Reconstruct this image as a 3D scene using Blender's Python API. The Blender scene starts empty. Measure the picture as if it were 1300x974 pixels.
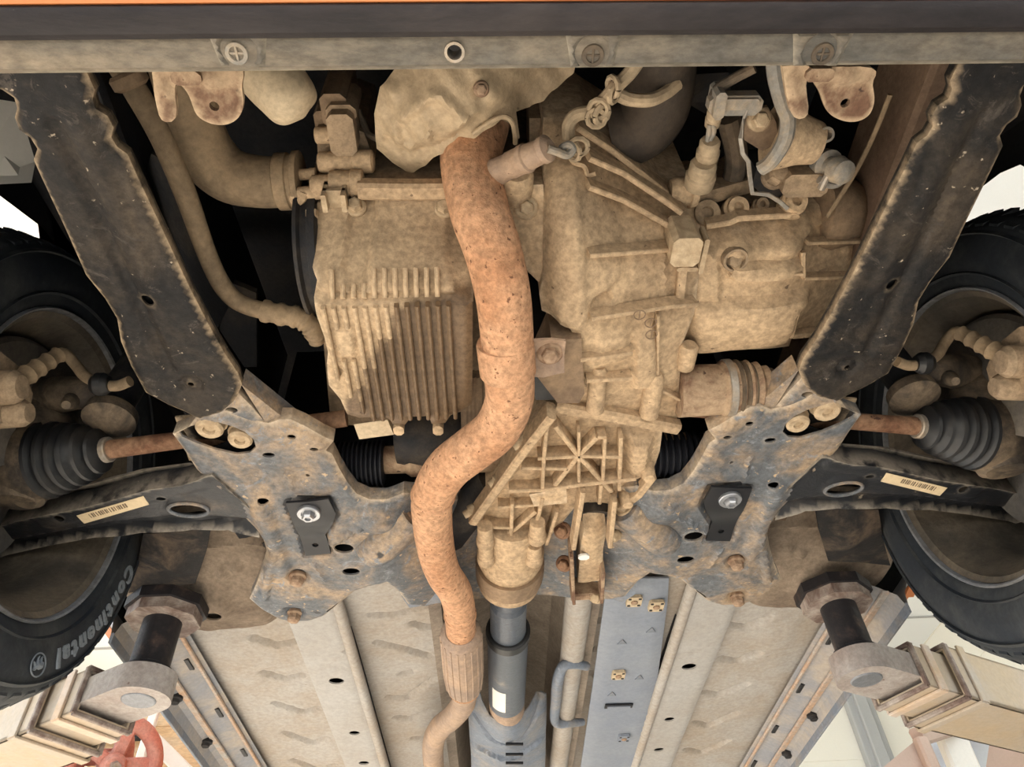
import bpy, bmesh, math, random
import numpy as np
from mathutils import Vector, Matrix
from mathutils.geometry import delaunay_2d_cdt

random.seed(7)
scene = bpy.context.scene
COL = scene.collection

# ------------------------------------------------------------------ camera
CZ = 1.05                      # lens height above the workshop floor (m)
F = 960.0                      # focal length in pixels of the 1300 px wide frame
YAW, PITCH, ROLL, CX = 0.05493, 0.80440, -0.06563, -0.05288
_f = Vector((math.sin(YAW)*math.cos(PITCH), math.cos(YAW)*math.cos(PITCH), math.sin(PITCH)))
_r0 = Vector((math.cos(YAW), -math.sin(YAW), 0)); _u0 = _r0.cross(_f)
_r = _r0*math.cos(ROLL)+_u0*math.sin(ROLL); _u = -_r0*math.sin(ROLL)+_u0*math.cos(ROLL)
CAM = Vector((CX, 0, CZ))
cd = bpy.data.cameras.new('camera'); cam = bpy.data.objects.new('camera', cd); COL.objects.link(cam)
cd.sensor_fit = 'HORIZONTAL'; cd.sensor_width = 36.0; cd.lens = F/1300*36.0; cd.clip_start = 0.02
m = Matrix((_r, _u, -_f)).transposed().to_4x4(); m.translation = CAM; cam.matrix_world = m
scene.camera = cam

# ------------------------------------------------------------------ daylight, exposure
w = bpy.data.worlds.new('world'); scene.world = w; w.use_nodes = True
bg = w.node_tree.nodes['Background']; bg.inputs[0].default_value = (0.74, 0.87, 1.0, 1); bg.inputs[1].default_value = 1.0
sd = bpy.data.lights.new('sun', 'SUN'); sd.energy = 7.0; sd.angle = math.radians(1.0); sd.color = (1.0, 0.94, 0.85)
sun = bpy.data.objects.new('sun', sd); COL.objects.link(sun)
sun.rotation_euler = Vector((1.0, -0.12, -0.78)).to_track_quat('-Z', 'Y').to_euler()
vs = scene.view_settings; vs.view_transform = 'Standard'; vs.look = 'None'; vs.gamma = 1; vs.use_curve_mapping = False
vs.exposure = 1.98

# ------------------------------------------------------------------ helpers: places
def W(px, py, h):
    """world point h metres above the lens that the photograph shows at a pixel"""
    d = _f + _r*((px-650)/F) + _u*((487-py)/F)
    return CAM + d*(h/d.z)
def WX(px, py, X):
    d = _f + _r*((px-650)/F) + _u*((487-py)/F)
    return CAM + d*((X-CX)/d.x)
def mir(p, s):                  # s=-1 as picked, s=+1 mirrored over the car's middle
    return Vector((-p.x, p.y, p.z)) if s > 0 else Vector(p)
def V(x, y, h): return Vector((x, y, CZ+h))

# ------------------------------------------------------------------ helpers: mesh building
class G:
    def __init__(s): s.v = []; s.f = []; s.e = []; s.st = []
    def add(s, vs, fs, e=0.0, st=0.0):
        o = len(s.v); s.v += [tuple(v) for v in vs]; s.f += [tuple(i+o for i in f) for f in fs]
        s.e += list(e) if hasattr(e, '__len__') else [e]*len(vs)
        s.st += list(st) if hasattr(st, '__len__') else [st]*len(vs)
        return s
    def build(s, name, mat, parent=None, label=None, smooth=32, kind=None):
        me = bpy.data.meshes.new(name)
        P = np.array(s.v); c = (P.min(0)+P.max(0))/2
        me.from_pydata([tuple(q) for q in (P-c)], [], s.f)
        a = me.attributes.new('edge', 'FLOAT', 'POINT'); a.data.foreach_set('value', s.e)
        a = me.attributes.new('stain', 'FLOAT', 'POINT'); a.data.foreach_set('value', s.st)
        bm = bmesh.new(); bm.from_mesh(me); bmesh.ops.recalc_face_normals(bm, faces=bm.faces); bm.to_mesh(me); bm.free()
        if smooth:
            me.polygons.foreach_set('use_smooth', [True]*len(me.polygons)); me.set_sharp_from_angle(angle=math.radians(smooth))
        me.materials.append(MAT[mat]); me.update()
        o = bpy.data.objects.new(name, me); COL.objects.link(o); o.location = c
        put(o, parent)
        if label: o['label'] = label
        if kind: o['kind'] = kind
        return o
def put(o, parent):
    if parent is not None:
        o.parent = parent; o.matrix_parent_inverse = Matrix.Translation(-wloc(parent))
def wloc(o):
    p = Vector((0, 0, 0))
    return Vector(o['_w']) if '_w' in o else Vector(o.location)
def empty(name, loc, label=None, cat=None, parent=None):
    o = bpy.data.objects.new(name, None); COL.objects.link(o); o.location = loc; o.empty_display_size = .1
    put(o, parent)
    if label: o['label'] = label
    if cat: o['category'] = cat
    return o
def thing(o, label, cat, group=None, kind=None):
    o['label'] = label; o['category'] = cat
    if group: o['group'] = group
    if kind: o['kind'] = kind
    return o

def cr(pts, n=6):
    """Catmull-Rom through points of any dimension"""
    P = np.array([list(p) for p in pts], float); out = []
    Q = np.vstack([2*P[0]-P[1], P, 2*P[-1]-P[-2]])
    for i in range(1, len(Q)-2):
        a, b, c, d = Q[i-1:i+3]
        for t in np.arange(n)/n:
            out.append(.5*((2*b)+(c-a)*t+(2*a-5*b+4*c-d)*t*t+(-a+3*b-3*c+d)*t**3))
    out.append(P[-1]); return np.array(out)
def tube(g, pts, r, seg=14, caps=True, n=0, st=0.0):
    """sweep; r scalar or one per point; n>0 smooths through the points"""
    rs = [r]*len(pts) if not hasattr(r, '__len__') else list(r)
    A = np.array([[*p, q] for p, q in zip(pts, rs)], float)
    if n: A = cr(A, n)
    P = [Vector(a[:3]) for a in A]; R_ = [a[3] for a in A]
    k = len(P); T = []
    for i in range(k):
        t = P[min(i+1, k-1)]-P[max(i-1, 0)]
        j = 1
        while t.length < 1e-7 and j < k: j += 1; t = P[min(i+j, k-1)]-P[max(i-j, 0)]
        T.append(t.normalized())
    a = Vector((0, 0, 1)) if abs(T[0].z) < .9 else Vector((1, 0, 0))
    N = (a-T[0]*a.dot(T[0])).normalized(); vs = []
    for i in range(k):
        if i:
            q = T[i-1].rotation_difference(T[i]); N = q @ N; N = (N-T[i]*N.dot(T[i])).normalized()
        B = T[i].cross(N)
        for j in range(seg):
            th = 2*math.pi*j/seg; vs.append(P[i]+(N*math.cos(th)+B*math.sin(th))*R_[i])
    fs = [(i*seg+j, i*seg+(j+1) % seg, (i+1)*seg+(j+1) % seg, (i+1)*seg+j) for i in range(k-1) for j in range(seg)]
    if caps: fs += [tuple(range(seg))[::-1], tuple((k-1)*seg+j for j in range(seg))]
    return g.add(vs, fs, 0.0, st)
def lathe(g, p, q, prof, seg=20, caps=True):
    """turned shape along p->q, prof = [(fraction, radius)]"""
    p, q = Vector(p), Vector(q); ax = (q-p); T = ax.normalized()
    a = Vector((0, 0, 1)) if abs(T.z) < .9 else Vector((1, 0, 0))
    N = (a-T*a.dot(T)).normalized(); B = T.cross(N); vs = []
    for t, r in prof:
        for j in range(seg):
            th = 2*math.pi*j/seg; vs.append(p+ax*t+(N*math.cos(th)+B*math.sin(th))*r)
    k = len(prof)
    fs = [(i*seg+j, i*seg+(j+1) % seg, (i+1)*seg+(j+1) % seg, (i+1)*seg+j) for i in range(k-1) for j in range(seg)]
    if caps: fs += [tuple(range(seg))[::-1], tuple((k-1)*seg+j for j in range(seg))]
    return g.add(vs, fs)
def bar(g, p, q, w0, h0, w1=None, h1=None, up=Vector((0, 0, 1)), ch=.18, st=0.0):
    """bar with chamfered section from p to q; w across, h along up"""
    p, q = Vector(p), Vector(q); w1 = w1 or w0; h1 = h1 or h0
    T = (q-p).normalized(); S = T.cross(up)
    if S.length < 1e-4: S = T.cross(Vector((0, 1, 0)))
    S.normalize(); U = S.cross(T); vs = []
    for c, w_, h_ in ((p, w0, h0), (q, w1, h1)):
        k = ch*min(w_, h_)
        for a, b in ((-w_/2+k, -h_/2), (w_/2-k, -h_/2), (w_/2, -h_/2+k), (w_/2, h_/2-k), (w_/2-k, h_/2), (-w_/2+k, h_/2), (-w_/2, h_/2-k), (-w_/2, -h_/2+k)):
            vs.append(c+S*a+U*b)
    fs = [(j, (j+1) % 8, 8+(j+1) % 8, 8+j) for j in range(8)]+[tuple(range(8))[::-1], tuple(range(8, 16))]
    return g.add(vs, fs, 0.0, st)
def poly_bar(g, pts, w_, h_, up=Vector((0, 0, 1))):
    P = [Vector(p) for p in pts]; n = len(P); vs = []; k = .2*min(w_, h_)
    sec = ((-w_/2+k, -h_/2), (w_/2-k, -h_/2), (w_/2, -h_/2+k), (w_/2, h_/2-k), (w_/2-k, h_/2), (-w_/2+k, h_/2), (-w_/2, h_/2-k), (-w_/2, -h_/2+k))
    for i in range(n):
        t0 = (P[i]-P[max(i-1, 0)]); t1 = (P[min(i+1, n-1)]-P[i])
        t0 = (t0 if t0.length > 0 else t1).normalized(); t1 = (t1 if t1.length > 0 else t0).normalized()
        T = (t0+t1).normalized(); S = T.cross(up).normalized(); U = S.cross(T); m_ = 1/max(.5, T.dot(t1))
        vs += [P[i]+S*a*m_+U*b for a, b in sec]
    fs = [(i*8+j, i*8+(j+1) % 8, (i+1)*8+(j+1) % 8, (i+1)*8+j) for i in range(n-1) for j in range(8)]
    return g.add(vs, fs+[tuple(range(8))[::-1], tuple((n-1)*8+j for j in range(8))])
def prism(g, poly, d):
    """planar polygon of world points pushed along vector d, closed"""
    n = len(poly); d = Vector(d)
    vs = [Vector(p) for p in poly]+[Vector(p)+d for p in poly]
    return g.add(vs, [tuple(range(n)), tuple(range(n, 2*n))[::-1]]+[(i, (i+1) % n, n+(i+1) % n, n+i) for i in range(n)])
def box(g, c, size, rz=0.0, ch=.006):
    x, y, z = (s/2 for s in size); c = Vector(c); M = Matrix.Rotation(rz, 3, 'Z')
    k = min(ch, x*.6, y*.6)
    ring = [(-x+k, -y), (x-k, -y), (x, -y+k), (x, y-k), (x-k, y), (-x+k, y), (-x, y-k), (-x, -y+k)]
    return prism(g, [c+M @ Vector((a, b, -z)) for a, b in ring], (0, 0, 2*z))
def hexbolt(name, p, axis, r, parent, mat='bolt_rust', ln=.008, label=None, washer=1.45):
    """flanged hex head; axis points out of the surface"""
    g = G(); a = Vector(axis).normalized(); p = Vector(p)
    lathe(g, p-a*.004, p+a*.003, [(0, r*washer), (.7, r*washer), (1, r*washer*.85)], 16)
    lathe(g, p+a*.002, p+a*(.002+ln), [(0, r), (.75, r), (1, r*.82)], 6)
    lathe(g, p+a*(.002+ln), p+a*(.0025+ln), [(0, r*.7), (1, r*.6)], 10)
    return g.build(name, mat, parent, label, smooth=25)

def inpoly(X, Y, poly):
    c = np.zeros(X.shape, bool); n = len(poly)
    for i in range(n):
        x1, y1 = poly[i]; x2, y2 = poly[i-1]
        if abs(y1-y2) < 1e-12: continue
        c ^= ((y1 > Y) != (y2 > Y)) & (X < (x2-x1)*(Y-y1)/(y2-y1)+x1)
    return c
def segd(X, Y, a, b):
    dx, dy = b[0]-a[0], b[1]-a[1]; L2 = dx*dx+dy*dy+1e-15
    t = np.clip(((X-a[0])*dx+(Y-a[1])*dy)/L2, 0, 1)
    return np.hypot(X-a[0]-t*dx, Y-a[1]-t*dy)
def pdist(X, Y, poly):
    d = np.full(X.shape, 9.0)
    for i in range(len(poly)): d = np.minimum(d, segd(X, Y, poly[i-1], poly[i]))
    return d
def sm(t): t = np.clip(t, 0, 1); return t*t*(3-2*t)
# relief (metres, positive = towards the ground)
def dome(c, r, h, soft=.5): return lambda X, Y: h*sm((r-np.hypot(X-c[0], Y-c[1]))/(r*soft))
def ridge(a, b, wd, h, soft=.6): return lambda X, Y: h*sm((wd-segd(X, Y, a, b))/(wd*soft))
def chain(pts, wd, h, soft=.6):
    def f(X, Y):
        d = np.full(X.shape, 9.0)
        for a, b in zip(pts[:-1], pts[1:]): d = np.minimum(d, segd(X, Y, a, b))
        return h*sm((wd-d)/(wd*soft))
    return f
def field(poly, h, soft): return lambda X, Y: h*sm(pdist(X, Y, poly)/soft)*inpoly(X, Y, poly)
def tps(P, Z):
    P = np.array(P)[:, :2]; n = len(P)
    def k(d): return d*d*np.log(d+1e-9)
    A = np.zeros((n+3, n+3)); A[:n, :n] = k(np.hypot(P[:, None, 0]-P[None, :, 0], P[:, None, 1]-P[None, :, 1]))+np.eye(n)*1e-5
    A[:n, n] = 1; A[:n, n+1:] = P; A[n, :n] = 1; A[n+1:, :n] = P.T
    c = np.linalg.solve(A, np.r_[Z, 0, 0, 0])
    return lambda X, Y: sum(c[i]*k(np.hypot(X-P[i, 0], Y-P[i, 1])) for i in range(n))+c[n]+c[n+1]*X+c[n+2]*Y
def sheet(g, outline, holes=(), feats=(), ctrl=(), sp=.012, thick=.003, wall=0.0, roll=None, smooth_n=0, edgew=.008, stain=None):
    """pressed sheet or casting: world outline (z carried), holes, relief functions; wall>0 gives it a skirt upwards"""
    O = [Vector(p) for p in outline]
    if smooth_n:
        A = cr([tuple(p) for p in O]+[tuple(O[0])], smooth_n)[:-1]; O = [Vector(a) for a in A]
    pol = []; Zs = []
    for i, p in enumerate(O):
        q = O[(i+1) % len(O)]; L = math.hypot(q.x-p.x, q.y-p.y); n = max(1, int(round(L/sp)))
        for j in range(n): pol.append((p.x+(q.x-p.x)*j/n, p.y+(q.y-p.y)*j/n))
    zs = [p.z for p in O]+[Vector(c).z for c in ctrl]
    if max(zs)-min(zs) < 1e-6: z0 = zs[0]; base = lambda X, Y: np.full(X.shape, z0)
    else:
        pp = [(p.x, p.y) for p in O]; keep = [0]
        for i in range(1, len(pp)):
            if all(math.hypot(pp[i][0]-pp[k][0], pp[i][1]-pp[k][1]) > .004 for k in keep): keep.append(i)
        base = tps([pp[k] for k in keep]+[(Vector(c).x, Vector(c).y) for c in ctrl], np.array([O[k].z for k in keep]+[Vector(c).z for c in ctrl]))
    hl = []
    for h in holes:
        hh = [(p[0], p[1]) for p in h]; out = []
        for i, p in enumerate(hh):
            q = hh[(i+1) % len(hh)]; L = math.hypot(q[0]-p[0], q[1]-p[1]); n = max(1, int(round(L/sp)))
            for j in range(n): out.append((p[0]+(q[0]-p[0])*j/n, p[1]+(q[1]-p[1])*j/n))
        hl.append(out)
    xs = np.array(pol); x0, y0 = xs.min(0); x1, y1 = xs.max(0)
    gx = np.arange(x0, x1+sp, sp); gy = np.arange(y0, y1+sp, sp*.866)
    XX, YY = np.meshgrid(gx, gy); XX = XX+(np.arange(len(gy)) % 2)[:, None]*sp/2
    XX, YY = XX.ravel(), YY.ravel()
    ok = inpoly(XX, YY, pol); XX, YY = XX[ok], YY[ok]
    ok = pdist(XX, YY, pol) > sp*.55
    for h in hl: ok &= ~inpoly(XX, YY, h); ok &= pdist(XX, YY, h) > sp*.45
    XX, YY = XX[ok], YY[ok]
    vs = [Vector(p) for p in pol]; ed = [(i, (i+1) % len(pol)) for i in range(len(pol))]
    for h in hl:
        o = len(vs); vs += [Vector(p) for p in h]; ed += [(o+i, o+(i+1) % len(h)) for i in range(len(h))]
    vs += [Vector((a, b)) for a, b in zip(XX, YY)]
    ov, oe, of, *_ = delaunay_2d_cdt(vs, ed, [], 0, 1e-6)
    X = np.array([v.x for v in ov]); Y = np.array([v.y for v in ov]); T = np.array([list(t) for t in of])
    cx, cy = X[T].mean(1), Y[T].mean(1); ok = inpoly(cx, cy, pol)
    for h in hl: ok &= ~inpoly(cx, cy, h)
    T = T[ok]
    ar = (X[T[:, 1]]-X[T[:, 0]])*(Y[T[:, 2]]-Y[T[:, 0]])-(X[T[:, 2]]-X[T[:, 0]])*(Y[T[:, 1]]-Y[T[:, 0]])
    T = T[np.abs(ar) > 1e-9]
    D = pdist(X, Y, pol); Z = base(X, Y)
    for f in feats: Z = Z-f(X, Y)
    if roll: Z = Z+roll[1]*(1-sm(D/roll[0]))
    E = 1-sm(D/edgew)
    for h in hl: E = np.maximum(E, .25*(1-sm(pdist(X, Y, h)/(edgew*.5))))
    S = stain(X, Y) if stain else np.zeros(len(X))
    cnt = {}
    for t in T:
        for a, b in ((t[0], t[1]), (t[1], t[2]), (t[2], t[0])): cnt.setdefault((min(a, b), max(a, b)), []).append((a, b))
    bd = [v[0] for v in cnt.values() if len(v) == 1]
    n = len(X); up = wall if wall else thick
    V0 = [(a, b, c) for a, b, c in zip(X, Y, Z)]
    bidx = sorted({i for e in bd for i in e}); bm_ = {b: n+k for k, b in enumerate(bidx)}
    F_ = [(t[2], t[1], t[0]) for t in T.tolist()]
    if wall:
        V1 = [(X[b], Y[b], Z[b]+(up if D[b] < 1e-5 else .0035)) for b in bidx]
        F_ += [(a, b, bm_[b], bm_[a]) for a, b in bd]
        return g.add(V0+V1, F_, list(E)+[0.0]*len(bidx), list(S)+[float(S[b]) for b in bidx])
    V1 = [(a, b, c+up) for a, b, c in V0]
    F_ += [(t[0]+n, t[1]+n, t[2]+n) for t in T.tolist()]+[(a, b, b+n, a+n) for a, b in bd]
    return g.add(V0+V1, F_, list(E)*2, list(S)*2)
def circ(c, r, n=14, asp=1.0, rot=0.0):
    return [(c[0]+r*math.cos(a)*math.cos(rot)-r*asp*math.sin(a)*math.sin(rot), c[1]+r*math.cos(a)*math.sin(rot)+r*asp*math.sin(a)*math.cos(rot)) for a in [2*math.pi*i/n for i in range(n)]]

# ------------------------------------------------------------------ materials
MAT = {}
def mat(name, base, dust=None, amt=.5, sc=9.0, con=.12, rough=.8, metal=0.0, spec=.25, fine=.25, speck=None, edge=None, bump=.25, bsc=160.0, stain=None, stretch=None, scuff=None):
    """layers: paint or metal, dust patches on it, specks, dusty rims ('edge' attribute), oil-damp patches ('stain' attribute)"""
    m = bpy.data.materials.new(name); m.use_nodes = True; nt = m.node_tree; N = nt.nodes; L = nt.links
    b = N['Principled BSDF']; b.inputs['Roughness'].default_value = rough; b.inputs['Metallic'].default_value = metal
    b.inputs['Specular IOR Level'].default_value = spec
    tc = N.new('ShaderNodeTexCoord'); co = tc.outputs['Object']
    if stretch:
        mp = N.new('ShaderNodeMapping'); mp.inputs['Scale'].default_value = stretch; L.new(co, mp.inputs['Vector']); co = mp.outputs[0]
    def noise(s, d=5, r=.6, dist=0.0):
        n = N.new('ShaderNodeTexNoise'); n.inputs['Scale'].default_value = s; n.inputs['Detail'].default_value = d; n.inputs['Roughness'].default_value = r
        n.inputs['Distortion'].default_value = dist; L.new(co, n.inputs['Vector']); return n.outputs['Fac']
    def rng(v, lo, hi, a=0.0, b_=1.0):
        n = N.new('ShaderNodeMapRange'); n.interpolation_type = 'SMOOTHSTEP'; n.inputs['From Min'].default_value = lo; n.inputs['From Max'].default_value = hi
        n.inputs['To Min'].default_value = a; n.inputs['To Max'].default_value = b_; L.new(v, n.inputs['Value']); return n.outputs[0]
    def mix(f, a, c, mode='MIX'):
        n = N.new('ShaderNodeMix'); n.data_type = 'RGBA'; n.blend_type = mode
        for sck, v in ((n.inputs[0], f), (n.inputs[6], a), (n.inputs[7], c)):
            if isinstance(v, (int, float)): sck.default_value = v
            elif isinstance(v, tuple): sck.default_value = (*v, 1)
            else: L.new(v, sck)
        return n.outputs[2]
    def mul(a, k):
        n = N.new('ShaderNodeMath'); n.operation = 'MULTIPLY'; L.new(a, n.inputs[0])
        if isinstance(k, (int, float)): n.inputs[1].default_value = k
        else: L.new(k, n.inputs[1])
        return n.outputs[0]
    col = None; fac = None
    if dust:
        t = .5+(.5-amt)*.62
        fac = rng(noise(sc, 7, .68, .4), t-con, t+con); col = mix(fac, base, dust)
    else: col = mix(0.0, base, base)
    if scuff: col = mix(rng(noise(sc*2.6, 9, .8, 1.5), scuff[1], scuff[1]+.05), col, scuff[0])
    if speck:                       # (colour, scale, threshold)
        for sp_ in (speck if isinstance(speck, list) else [speck]):
            col = mix(rng(noise(sp_[1], 3, .55), sp_[2], sp_[2]+.06), col, sp_[0])
    if edge:
        at = N.new('ShaderNodeAttribute'); at.attribute_name = 'edge'
        e = mul(at.outputs['Fac'], rng(noise(35, 4, .6), .3, .55)); col = mix(e, col, edge)
    g_ = noise(bsc*.7, 4, .7)
    col = mix(1.0, col, mix(rng(g_, .25, .75), (1-fine,)*3, (1+fine*.35,)*3), 'MULTIPLY')
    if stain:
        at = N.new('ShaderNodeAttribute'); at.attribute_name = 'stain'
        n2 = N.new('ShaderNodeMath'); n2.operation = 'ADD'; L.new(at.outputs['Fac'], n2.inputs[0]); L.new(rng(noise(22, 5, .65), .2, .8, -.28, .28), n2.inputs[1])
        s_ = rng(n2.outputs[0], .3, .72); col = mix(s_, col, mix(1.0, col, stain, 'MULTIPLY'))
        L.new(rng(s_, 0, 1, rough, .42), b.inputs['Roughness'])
    L.new(col, b.inputs['Base Color'])
    if bump:
        bp = N.new('ShaderNodeBump'); bp.inputs['Strength'].default_value = bump; bp.inputs['Distance'].default_value = .004
        hsum = g_
        if fac is not None:
            a = N.new('ShaderNodeMath'); a.operation = 'ADD'; L.new(g_, a.inputs[0]); L.new(mul(fac, .5), a.inputs[1]); hsum = a.outputs[0]
        L.new(hsum, bp.inputs['Height']); L.new(bp.outputs[0], b.inputs['Normal'])
    MAT[name] = m; return m

DUST = (.52, .38, .245); DUST2 = (.40, .285, .18); PALE = (.55, .42, .28)
mat('cast', (.36, .255, .16), (.55, .395, .245), .6, 6, .22, speck=((.19, .13, .085), 85, .69), edge=(.60, .46, .31), fine=.4)
mat('cast_dark', (.16, .11, .075), (.34, .235, .145), .45, 8, .2)
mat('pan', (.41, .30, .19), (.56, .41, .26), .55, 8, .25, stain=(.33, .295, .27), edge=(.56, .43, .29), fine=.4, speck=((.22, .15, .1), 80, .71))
mat('block', (.19, .138, .092), (.38, .275, .175), .5, 9, .2, fine=.35)
mat('shield', (.40, .30, .195), (.50, .38, .245), .55, 7, .22, rough=.6, speck=((.10, .07, .05), 34, .74), fine=.25)
mat('exhaust', (.46, .225, .115), (.60, .345, .20), .58, 12, .22, speck=[((.19, .09, .05), 110, .635), ((.11, .085, .08), 14, .765)], fine=.45, bump=.45)
mat('exhaust_grey', (.30, .22, .17), (.45, .31, .21), .5, 14, .2, rough=.6, speck=((.12, .07, .05), 70, .7))
mat('rust', (.15, .07, .04), (.30, .175, .105), .5, 18, .15, speck=((.07, .035, .025), 60, .66), fine=.4)
mat('rust_dust', (.155, .083, .052), (.41, .295, .19), .50, 14, .12, speck=((.085, .05, .035), 70, .66), edge=DUST)
mat('brace', (.013, .0125, .013), (.085, .064, .044), .36, 7, .2, rough=.6, spec=.2, speck=[((.40, .33, .25), 95, .68), ((.40, .30, .2), 16, .69)], edge=(.38, .285, .185), fine=.45, scuff=((.06, .05, .042), .56))
mat('subframe', (.116, .125, .137), (.40, .285, .18), .42, 9, .13, rough=.5, spec=.35, speck=[((.48, .35, .22), 65, .655), ((.04, .038, .038), 22, .68)], edge=(.50, .40, .29), scuff=((.21, .225, .245), .56), fine=.4)
mat('arm', (.014, .0155, .019), (.13, .10, .074), .22, 9, .16, rough=.42, spec=.4, speck=((.28, .23, .165), 60, .71), edge=(.30, .26, .21))
mat('black_metal', (.008, .0085, .011), rough=.42, spec=.4, bump=.05, fine=.1)
mat('black_plastic', (.016, .017, .02), (.12, .09, .06), .25, 7, .2, rough=.65)
mat('rubber', (.007, .008, .010), (.04, .034, .027), .22, 9, .2, rough=.42, spec=.5, bump=.1)
mat('boot_dark', (.010, .011, .016), rough=.6, bump=.1)
mat('tyre', (.014, .018, .024), (.06, .062, .06), .36, 8, .2, rough=.68, spec=.3, bump=.12)
mat('tyre_letter', (.17, .19, .21), rough=.7, bump=.1)
mat('rim', (.07, .062, .052), (.20, .16, .115), .5, 7, .2, rough=.5)
mat('rim_lip', (.30, .31, .33), (.14, .13, .12), .4, 10, .2, rough=.35, metal=.3)
mat('disc', (.09, .085, .08), (.20, .17, .135), .45, 9, .22, rough=.6, metal=.15)
mat('knuckle', (.055, .045, .037), (.20, .15, .10), .42, 14, .15)
mat('rail_brown', (.13, .082, .056), (.20, .135, .09), .5, 9, .2)
mat('hose', (.17, .125, .08), (.30, .215, .13), .5, 12, .2)
mat('hose_dark', (.06, .05, .04), (.18, .13, .085), .45, 9, .2)
mat('pale_plastic', (.58, .47, .32), (.50, .39, .26), .4, 8, .2, rough=.6, bump=.1)
mat('zinc', (.42, .43, .45), rough=.35, metal=.8, bump=.05, fine=.08)
mat('clamp', (.35, .32, .28), (.4, .3, .2), .35, 20, .15, rough=.45, metal=.5)
mat('bolt_rust', (.22, .13, .085), (.38, .27, .18), .5, 60, .2, bump=.2)
mat('bolt_dust', (.40, .29, .18), (.53, .41, .27), .5, 60, .2, bump=.2)
mat('floor_pan', (.36, .305, .245), (.415, .395, .37), .52, 5, .2, rough=.7, speck=((.2, .155, .11), 50, .72), fine=.2, bump=.12)
mat('floor_front', (.16, .118, .085), (.32, .25, .185), .5, 7, .2, fine=.3)
mat('rail', (.36, .33, .295), (.41, .40, .385), .55, 5, .2, rough=.6, fine=.15, bump=.08, speck=((.2, .155, .11), 60, .74))
mat('blue_cover', (.205, .235, .295), (.265, .29, .33), .5, 6, .25, rough=.5, fine=.12, bump=.06)
mat('tunnel', (.22, .18, .145), (.36, .30, .24), .5, 8, .2)
mat('blue_steel', (.175, .205, .255), (.34, .29, .23), .35, 9, .2, rough=.45, fine=.2, scuff=((.33, .37, .43), .6))
mat('shaft_paint', (.085, .10, .125), (.36, .30, .24), .22, 14, .12, rough=.4, spec=.5, scuff=((.30, .31, .33), .62))
mat('sill', (.24, .25, .275), (.42, .355, .285), .42, 8, .2, rough=.45, fine=.15, bump=.1)
mat('sill_edge', (.50, .33, .22), (.42, .40, .37), .45, 12, .15, rough=.6)  # orange reflection along the sill edges put into the colour
mat('valance', (.10, .096, .087), (.29, .23, .16), .42, 5, .2, rough=.6, speck=((.04, .036, .034), 11, .67), edge=(.26, .225, .17), stretch=(.45, 1, 1), fine=.4)
mat('lip', (.018, .015, .016), (.06, .048, .044), .3, 7, .2, rough=.5, scuff=((.26, .22, .19), .655), stretch=(.3, 1, 1))
mat('orange_paint', (.56, .19, .06), rough=.3, spec=.5, bump=0, fine=.04)
mat('sticker', (.70, .56, .36), (.60, .47, .30), .4, 20, .2, rough=.6, bump=0, fine=.1)
mat('white_sticker', (.78, .76, .70), rough=.6, bump=0, fine=.05)
mat('ink', (.20, .15, .10), rough=.7, bump=0)
mat('wire', (.30, .235, .155), (.45, .34, .22), .5, 30, .2)
mat('connector', (.14, .11, .08), (.40, .30, .19), .5, 25, .2)
mat('grey_conduit', (.25, .235, .21), (.4, .31, .21), .4, 40, .2, rough=.5)
mat('lift_paint', (.47, .36, .235), (.45, .40, .35), .4, 5, .22, rough=.5, speck=((.28, .16, .1), 30, .73), fine=.1, bump=.05)
mat('lift_worn', (.58, .50, .44), (.60, .42, .26), .42, 7, .2, rough=.55, fine=.12, bump=.1, stretch=(.5, 1, 1))
mat('lift_black', (.022, .02, .022), (.16, .10, .075), .25, 14, .15, rough=.5)
mat('lift_rust', (.16, .105, .085), (.42, .36, .31), .45, 16, .15, rough=.6)
mat('lift_pin', (.25, .26, .28), rough=.4, metal=.5)
mat('wall', (.80, .76, .66), rough=.75, bump=.03, fine=.03)
mat('ceiling_panel', (.86, .87, .86), rough=.6, bump=0, fine=.02)
mat('concrete', (.50, .46, .41), (.44, .40, .355), .5, 1.2, .3, rough=.9, bump=.05, fine=.1)
mat('grey_steel', (.40, .40, .39), rough=.55, bump=.03, fine=.05)
mat('red_paint', (.55, .22, .17), (.58, .33, .27), .45, 12, .2, rough=.55)
mat('rack_orange', (.62, .38, .18), (.55, .42, .28), .45, 6, .2, rough=.6, stretch=(.3, 1, 1))
mat('white_paint', (.80, .77, .70), rough=.5, bump=0, fine=.04)
mat('pink_box', (.55, .42, .35), (.48, .36, .29), .4, 3, .3, rough=.6, bump=.03, fine=.05)
mat('dark_interior', (.02, .021, .025), (.05, .042, .036), .35, 5, .2, rough=.8)  # near-black colour stands for the shade in cavities and holes
mat('silver_sheet', (.52, .55, .6), rough=.35, metal=.6, bump=.02, fine=.05)
mat('lift_tongue', (.27, .21, .18), (.43, .39, .36), .6, 9, .2, rough=.6, speck=((.17, .10, .08), 50, .67), fine=.25)
mat('flap', (.018, .017, .017), (.10, .073, .052), .40, 12, .12, rough=.75)
mat('intake', (.025, .021, .018), (.07, .052, .037), .5, 9, .2, rough=.7)

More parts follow.
